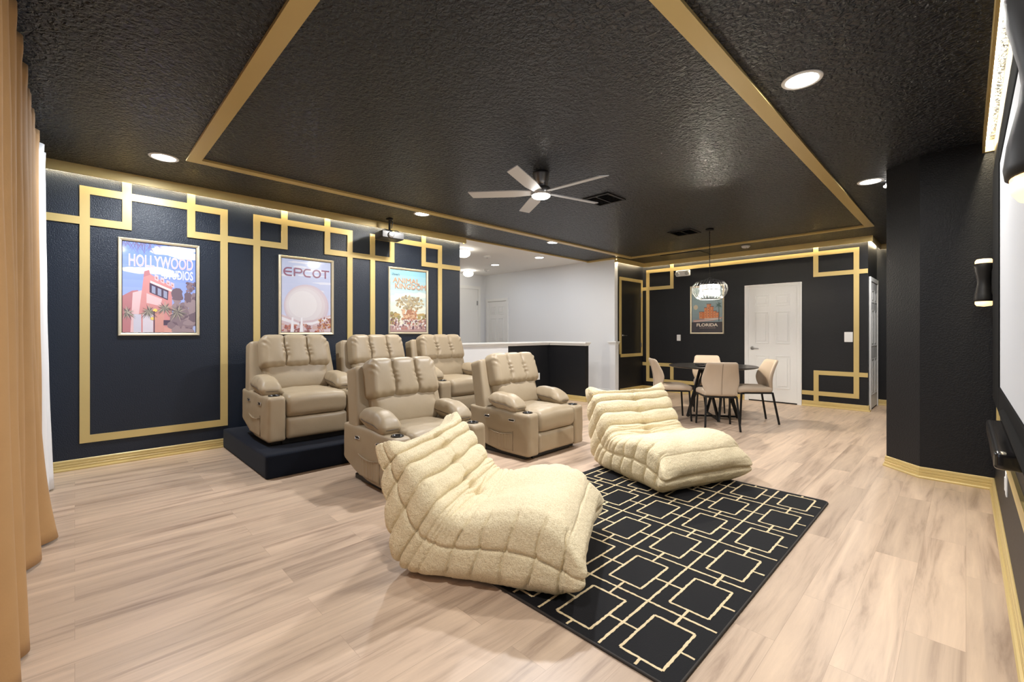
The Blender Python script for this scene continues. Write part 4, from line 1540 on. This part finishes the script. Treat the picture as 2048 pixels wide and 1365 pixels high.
# ------------------------------------------------------------------ pendant lamp
PX, PY = -2.60, 6.56
pd = thing('pendant_light', 'wire cage pendant with lit crystal drum above the dining table', 'pendant light', (PX, PY, 0))
MB().lathe([(0.0, CEIL), (0.055, CEIL), (0.055, CEIL - 0.022), (0.008, CEIL - 0.026), (0.0, CEIL - 0.026)], 24).build('canopy', M_BLACKM, pd, smooth=True)
mb = MB().tube([(0, 0, CEIL - 0.02), (0, 0, 2.03)], 0.0035, 6)
for k in range(34):
    z = 2.70 - k * 0.0195
    n = 8
    mb.tube([(0.007 * math.cos(2 * PI * i / n) * (1 if k % 2 else 0), 0.007 * math.cos(2 * PI * i / n) * (0 if k % 2 else 1), z + 0.012 * math.sin(2 * PI * i / n)) for i in range(n)], 0.002, 4, closed=True)
mb.build('chain', M_BLACKM, pd)
prof = [(0.130, 1.985), (0.190, 1.965), (0.228, 1.915), (0.240, 1.860), (0.228, 1.800), (0.190, 1.745), (0.140, 1.718)]
mb = MB()
for k in range(28):
    a0 = 2 * PI * k / 28
    mb.tube([(r_ * math.cos(a0), r_ * math.sin(a0), z) for r_, z in prof], 0.0028, 6)
for r_, z in (prof[0], prof[-1]):
    mb.tube([(r_ * math.cos(2 * PI * k / 36), r_ * math.sin(2 * PI * k / 36), z) for k in range(36)], 0.004, 6, closed=True)
for k in range(4):
    a0 = PI / 2 * k
    mb.tube([(0, 0, 2.03), (0.13 * math.cos(a0), 0.13 * math.sin(a0), 1.985)], 0.003, 5)
mb.build('cage', mat('dark_steel_wire', (0.10, 0.10, 0.10), 0.35, 0.6), pd, smooth=True)
mb = MB().lathe([(0.13, 1.935), (0.138, 1.93), (0.138, 1.925), (0.13, 1.92)], 32).lathe([(0.13, 1.86), (0.138, 1.855), (0.138, 1.85), (0.13, 1.845)], 32)
mb.tube([(-0.13, 0, 1.93), (0.13, 0, 1.93)], 0.004, 6).tube([(0, -0.13, 1.93), (0, 0.13, 1.93)], 0.004, 6).tube([(0, 0, 1.92), (0, 0, 2.02)], 0.006, 6)
mb.build('crystal_rings', M_CHROME, pd, smooth=True)
MG = bpy.data.materials.new('lit_crystal'); MG.use_nodes = True
gb = MG.node_tree.nodes['Principled BSDF']
gb.inputs['Base Color'].default_value = (1, 1, 1, 1); gb.inputs['Roughness'].default_value = 0.05
gb.inputs['Transmission Weight'].default_value = 0.7
gb.inputs['Emission Color'].default_value = (1.0, 0.92, 0.78, 1); gb.inputs['Emission Strength'].default_value = 0.6
mb = MB()
for ring, (z0, z1) in enumerate(((1.845, 1.925), (1.760, 1.848))):
    n = 40
    for k in range(n):
        a0 = 2 * PI * k / n
        c_, s2 = math.cos(a0) * 0.134, math.sin(a0) * 0.134
        zb = z0 - (0.012 if (k % 2) else 0)
        vs = [(c_ + 0.007, s2, (z0 + z1) / 2), (c_, s2 + 0.007, (z0 + z1) / 2), (c_ - 0.007, s2, (z0 + z1) / 2), (c_, s2 - 0.007, (z0 + z1) / 2), (c_, s2, z1), (c_, s2, zb)]
        mb.add(vs, [(0, 1, 4), (1, 2, 4), (2, 3, 4), (3, 0, 4), (1, 0, 5), (2, 1, 5), (3, 2, 5), (0, 3, 5)])
pl_ = bpy.data.lights.new('pendant_lamp', 'POINT'); pl_.energy = 230; pl_.color = (1.0, 0.90, 0.74); pl_.shadow_soft_size = 0.05
po_ = bpy.data.objects.new('pendant_lamp', pl_); COL.objects.link(po_); po_.parent = pd; po_.location = (0, 0, 1.85)
dr_ = mb.build('crystal_drops', MG, pd); dr_['kind'] = 'stuff'
for k in range(4):
    a0 = PI / 2 * k + 0.4
    MB().lathe([(0.0, 1.80), (0.016, 1.805), (0.024, 1.83), (0.016, 1.87), (0.010, 1.90), (0.0, 1.90)], 14, (0.06 * math.cos(a0), 0.06 * math.sin(a0), 0)).build('bulb', mat('lit_bulb', (1, 1, 1), 0.4, emit=(1.0, 0.85, 0.62), estr=30.0), pd, smooth=True)

# ------------------------------------------------------------------ dining set
TX, TY = -2.57, 6.58
tb = thing('dining_table', 'round black dining table with slanted metal legs', 'table', (TX, TY, 0), math.radians(35))
MB().lathe([(0.0, 0.735), (0.560, 0.735), (0.590, 0.745), (0.592, 0.756), (0.585, 0.760), (0.0, 0.760)], 72).build('tabletop', mat('black_wood_top', (0.016, 0.014, 0.013), 0.30), tb)
for k in range(4):
    a0 = PI / 2 * k
    c_, s2 = math.cos(a0), math.sin(a0)
    foot = Vector((0.34 * c_, 0.34 * s2, 0.012))
    for sg in (-1, 1):
        topp = Vector((0.13 * c_ - sg * 0.12 * s2, 0.13 * s2 + sg * 0.12 * c_, 0.735))
        MB().bar(foot, topp, 0.028, 0.028).build('leg', M_BLACKM, tb)
mb = MB()
mb.bar((-0.34, 0, 0.03), (0.34, 0, 0.03), 0.025, 0.025).bar((0, -0.34, 0.03), (0, 0.34, 0.03), 0.025, 0.025)
mb.build('stretcher', M_BLACKM, tb)
MB().box(-0.16, 0.16, -0.16, 0.16, 0.722, 0.736).build('top_plate', M_BLACKM, tb)


def make_dchair(label):
    root = thing('dining_chair', label, 'chair', group='dining chairs round the black table')

    def seat_fn(p, raw):
        x, y, z = p
        y *= 1 - 0.10 * smoothstep(0.1, -0.22, x)
        z += 0.012 * (1 - (x / 0.23) ** 2) * (1 - (y / 0.22) ** 2) * (1 if z > 0 else 0)
        z -= 0.012 * smoothstep(0.12, 0.23, x)
        return (x, y, z)
    MB().rbox((0.225, 0.22, 0.038), 0.030, (16, 16, 6), seat_fn, c=(0.02, 0, 0.462)).build('seat', M_SEATF, root, smooth=True)

    def back_fn(p, raw):
        x, y, z = p
        t_ = (z + 0.215) / 0.43
        w_ = 0.80 + 0.20 * math.sin(PI * min(1, t_ / 0.84)) ** 0.9 if t_ < 0.42 else 1.0 - 0.17 * smoothstep(0.42, 1.0, t_)
        if t_ < 0.42:
            w_ = 0.80 + 0.20 * smoothstep(0.0, 0.42, t_)
        y *= w_
        x += 0.050 * (abs(y) / 0.2) ** 2.2 * (0.4 + 0.6 * math.sin(PI * min(1, max(0, t_))))
        x -= 0.004 * G(y, 0.004) * (1 if x < 0 else 0) * -1
        x -= 0.075 * t_ - 0.02 * math.sin(PI * t_)
        return (x, y, z)
    bk = MB().rbox((0.026, 0.225, 0.215), (0.022, 0.045, 0.040), (6, 40, 26), back_fn, c=(-0.205, 0, 0.648)).build('backrest', M_SEATF, root, smooth=True)
    pts = []
    for k in range(14):
        t_ = k / 13 * 0.9 + 0.05
        pts.append((-0.205 - 0.0265 - 0.075 * t_ + 0.02 * math.sin(PI * t_), 0, 0.433 + 0.43 * t_))
    MB().tube(pts, 0.0016, 5).build('seam', M_SEAM, bk)
    fr = MB().bar((-0.20, -0.18, 0.418), (0.20, -0.20, 0.418), 0.018, 0.020).bar((-0.20, 0.18, 0.418), (0.20, 0.20, 0.418), 0.018, 0.020)
    fr.bar((-0.20, -0.18, 0.418), (-0.20, 0.18, 0.418), 0.018, 0.020).bar((0.20, -0.20, 0.418), (0.20, 0.20, 0.418), 0.018, 0.020)
    fr.build('seat_frame', M_BLACKM, root)
    for x0, y0, x1, y1 in ((0.20, 0.20, 0.225, 0.215), (0.20, -0.20, 0.225, -0.215), (-0.20, 0.18, -0.275, 0.205), (-0.20, -0.18, -0.275, -0.205)):
        MB().bar((x0, y0, 0.426), (x1, y1, 0.001), 0.021, 0.021, (1, 0, 0)).build('leg', M_BLACKM, root)
    return root


def chair_at(x, y, deg):
    return (x, y, 0), math.radians(deg)


ch = make_dchair('beige upholstered dining chair with its back to the lounge chairs')
ch.location, ch.rotation_euler = (-2.275, 5.985, 0), (0, 0, math.radians(124))
dup(ch, (-2.09, 6.71, 0), math.radians(218), 'brown-beige upholstered dining chair in front of the white door')
dup(ch, (-2.98, 6.13, 0), math.radians(40), 'beige upholstered dining chair behind the far lounge chair, on the left of the table')
dup(ch, (-2.87, 7.18, 0), math.radians(-64), 'beige upholstered dining chair beyond the round table, facing the camera')


def plate(label, x, y, r):
    root = thing('plate', label, 'plate', (x, y, 0.760), group='black plates')
    MB().lathe([(0.0, 0.0), (r * 0.6, 0.0), (r, 0.012), (r * 0.99, 0.016), (r * 0.6, 0.006), (0.0, 0.005)], 32).build('dish', M_GLOSSB, root, smooth=True)


plate('round black plate near the front edge of the dining table', -2.60, 6.30, 0.10)
plate('round black plate further back on the dining table', -2.76, 6.60, 0.09)

# ------------------------------------------------------------------ wall fittings
def plate_box(name, label, cat, c, n, w_, h_, rocker=True):
    """n = outward normal axis sign tuple"""
    root = thing(name, label, cat, c, group='wall switches and outlets')
    ang = math.atan2(n[1], n[0])
    root.rotation_euler = (0, 0, ang)
    MB().rbox((0.004, w_ / 2, h_ / 2), 0.003, (2, 4, 4), c=(0.004, 0, 0)).build('cover_plate', M_WHITE, root, smooth=False)
    MB().box(0.008, 0.011, -w_ * 0.2, w_ * 0.2, -h_ * 0.28, h_ * 0.28).build('switch' if rocker else 'socket', M_WHITE, root, bevel=0.001)


plate_box('light_switch', 'white light switch left of the FLORIDA poster', 'light switch', (-4.12, YB, 1.133), (0, -1), 0.08, 0.125)
plate_box('light_switch', 'white light switch between the white door and the gold frame', 'light switch', (-1.315, YB, 1.165), (0, -1), 0.11, 0.16)
plate_box('wall_outlet', 'white outlet on the black half wall by the recliner', 'outlet', (XL, 6.18, 0.42), (1, 0), 0.08, 0.125, False)
plate_box('wall_outlet', 'white outlet low on the wall below the soundbar', 'outlet', (XR, 3.55, 0.42), (-1, 0), 0.08, 0.125, False)

em = thing('emergency_light', 'white emergency light unit high above the FLORIDA poster', 'emergency light', (-4.02, YB, 2.445))
MB().rbox((0.145, 0.028, 0.062), 0.018, (12, 4, 6), c=(0, -0.028, 0)).build('housing', M_WHITE, em, smooth=True)
for s_ in (-1, 1):
    mb = MB().lathe([(0.0, 0.0), (0.040, 0.0), (0.040, 0.035), (0.032, 0.040), (0.0, 0.036)], 20).xf(Matrix.Translation((s_ * 0.102, -0.050, -0.012)) @ Matrix.Rotation(PI / 2, 4, 'X'))
    lh = mb.build('lamp_head', mat('lamp_grey', (0.45, 0.45, 0.43), 0.4), em, smooth=True)

# ------------------------------------------------------------------ projection screen, soundbar, sconces
scr = thing('projection_screen', 'white projection screen in a black velvet frame on the right-hand wall', 'projection screen', (XR, 0, 0))
SX = -0.035
ys0, ys1, zs0, zs1 = 0.25, 4.22, 0.80, 2.25
MB().box(-0.030, -0.001, ys0 + 0.02, 3.46, 0.94, 2.12).build('screen', M_SCREEN, scr)
mb = MB().box(SX, -0.001, ys0, 3.46, zs0, 0.945).box(SX, -0.001, 3.46, ys1, zs0, zs1).box(SX, -0.001, ys0, 3.46, 2.115, zs1).box(SX, -0.001, ys0 - 0.05, ys0 + 0.03, zs0, zs1)
mb.build('frame', M_BLVEL, scr, bevel=0.008)
MB().tube([(-0.034, 0.3, 0.868), (-0.034, 2.95, 0.868)], 0.019, 14).build('weight_bar', M_BLVEL, scr, smooth=True)

sb = thing('soundbar', 'glossy black soundbar mounted on the wall under the projection screen', 'soundbar', (XR, 2.815, 0.763))
MB().rbox((0.042, 0.435, 0.033), 0.014, (10, 60, 10), c=(-0.043, 0, 0)).build('body', M_GLOSSB, sb, smooth=True)
for y in (-0.18, 0.18):
    MB().box(-0.06, -0.001, y - 0.02, y + 0.02, -0.05, -0.03).build('bracket', M_BLACKM, sb)


def sconce(label, y, z):
    root = thing('wall_sconce', label, 'wall light', (XR, y, z), group='black wall sconces')
    prof = [(0.048, -0.142), (0.054, -0.140), (0.056, -0.125), (0.052, -0.09), (0.040, -0.03), (0.037, 0.0), (0.040, 0.03), (0.052, 0.09), (0.056, 0.125), (0.054, 0.140), (0.048, 0.142)]
    MB().lathe(prof + [(0.046, 0.13), (0.033, 0.0), (0.046, -0.13)], 36, (-0.060, 0, 0), 1, 1.15).build('shade', M_BLACKM, root, smooth=True)
    for s_ in (-1, 1):
        MB().lathe([(0.0, s_ * 0.120), (0.045, s_ * 0.120), (0.049, s_ * 0.142), (0.049, s_ * 0.160), (0.040, s_ * 0.174), (0.0, s_ * 0.180)], 28, (-0.060, 0, 0), 1, 1.15).build('glass', M_GLOW, root, smooth=True)
    MB().rbox((0.012, 0.075, 0.095), 0.010, (3, 10, 10), c=(-0.012, 0, 0)).build('back_plate', M_BLACKM, root, smooth=True)
    return root


sc1 = sconce('black curved wall sconce with glowing ends, beside the near edge of the screen', 1.02, 1.600)
sc2 = sconce('black curved wall sconce beyond the screen, at the pillar', 4.86, 1.605)
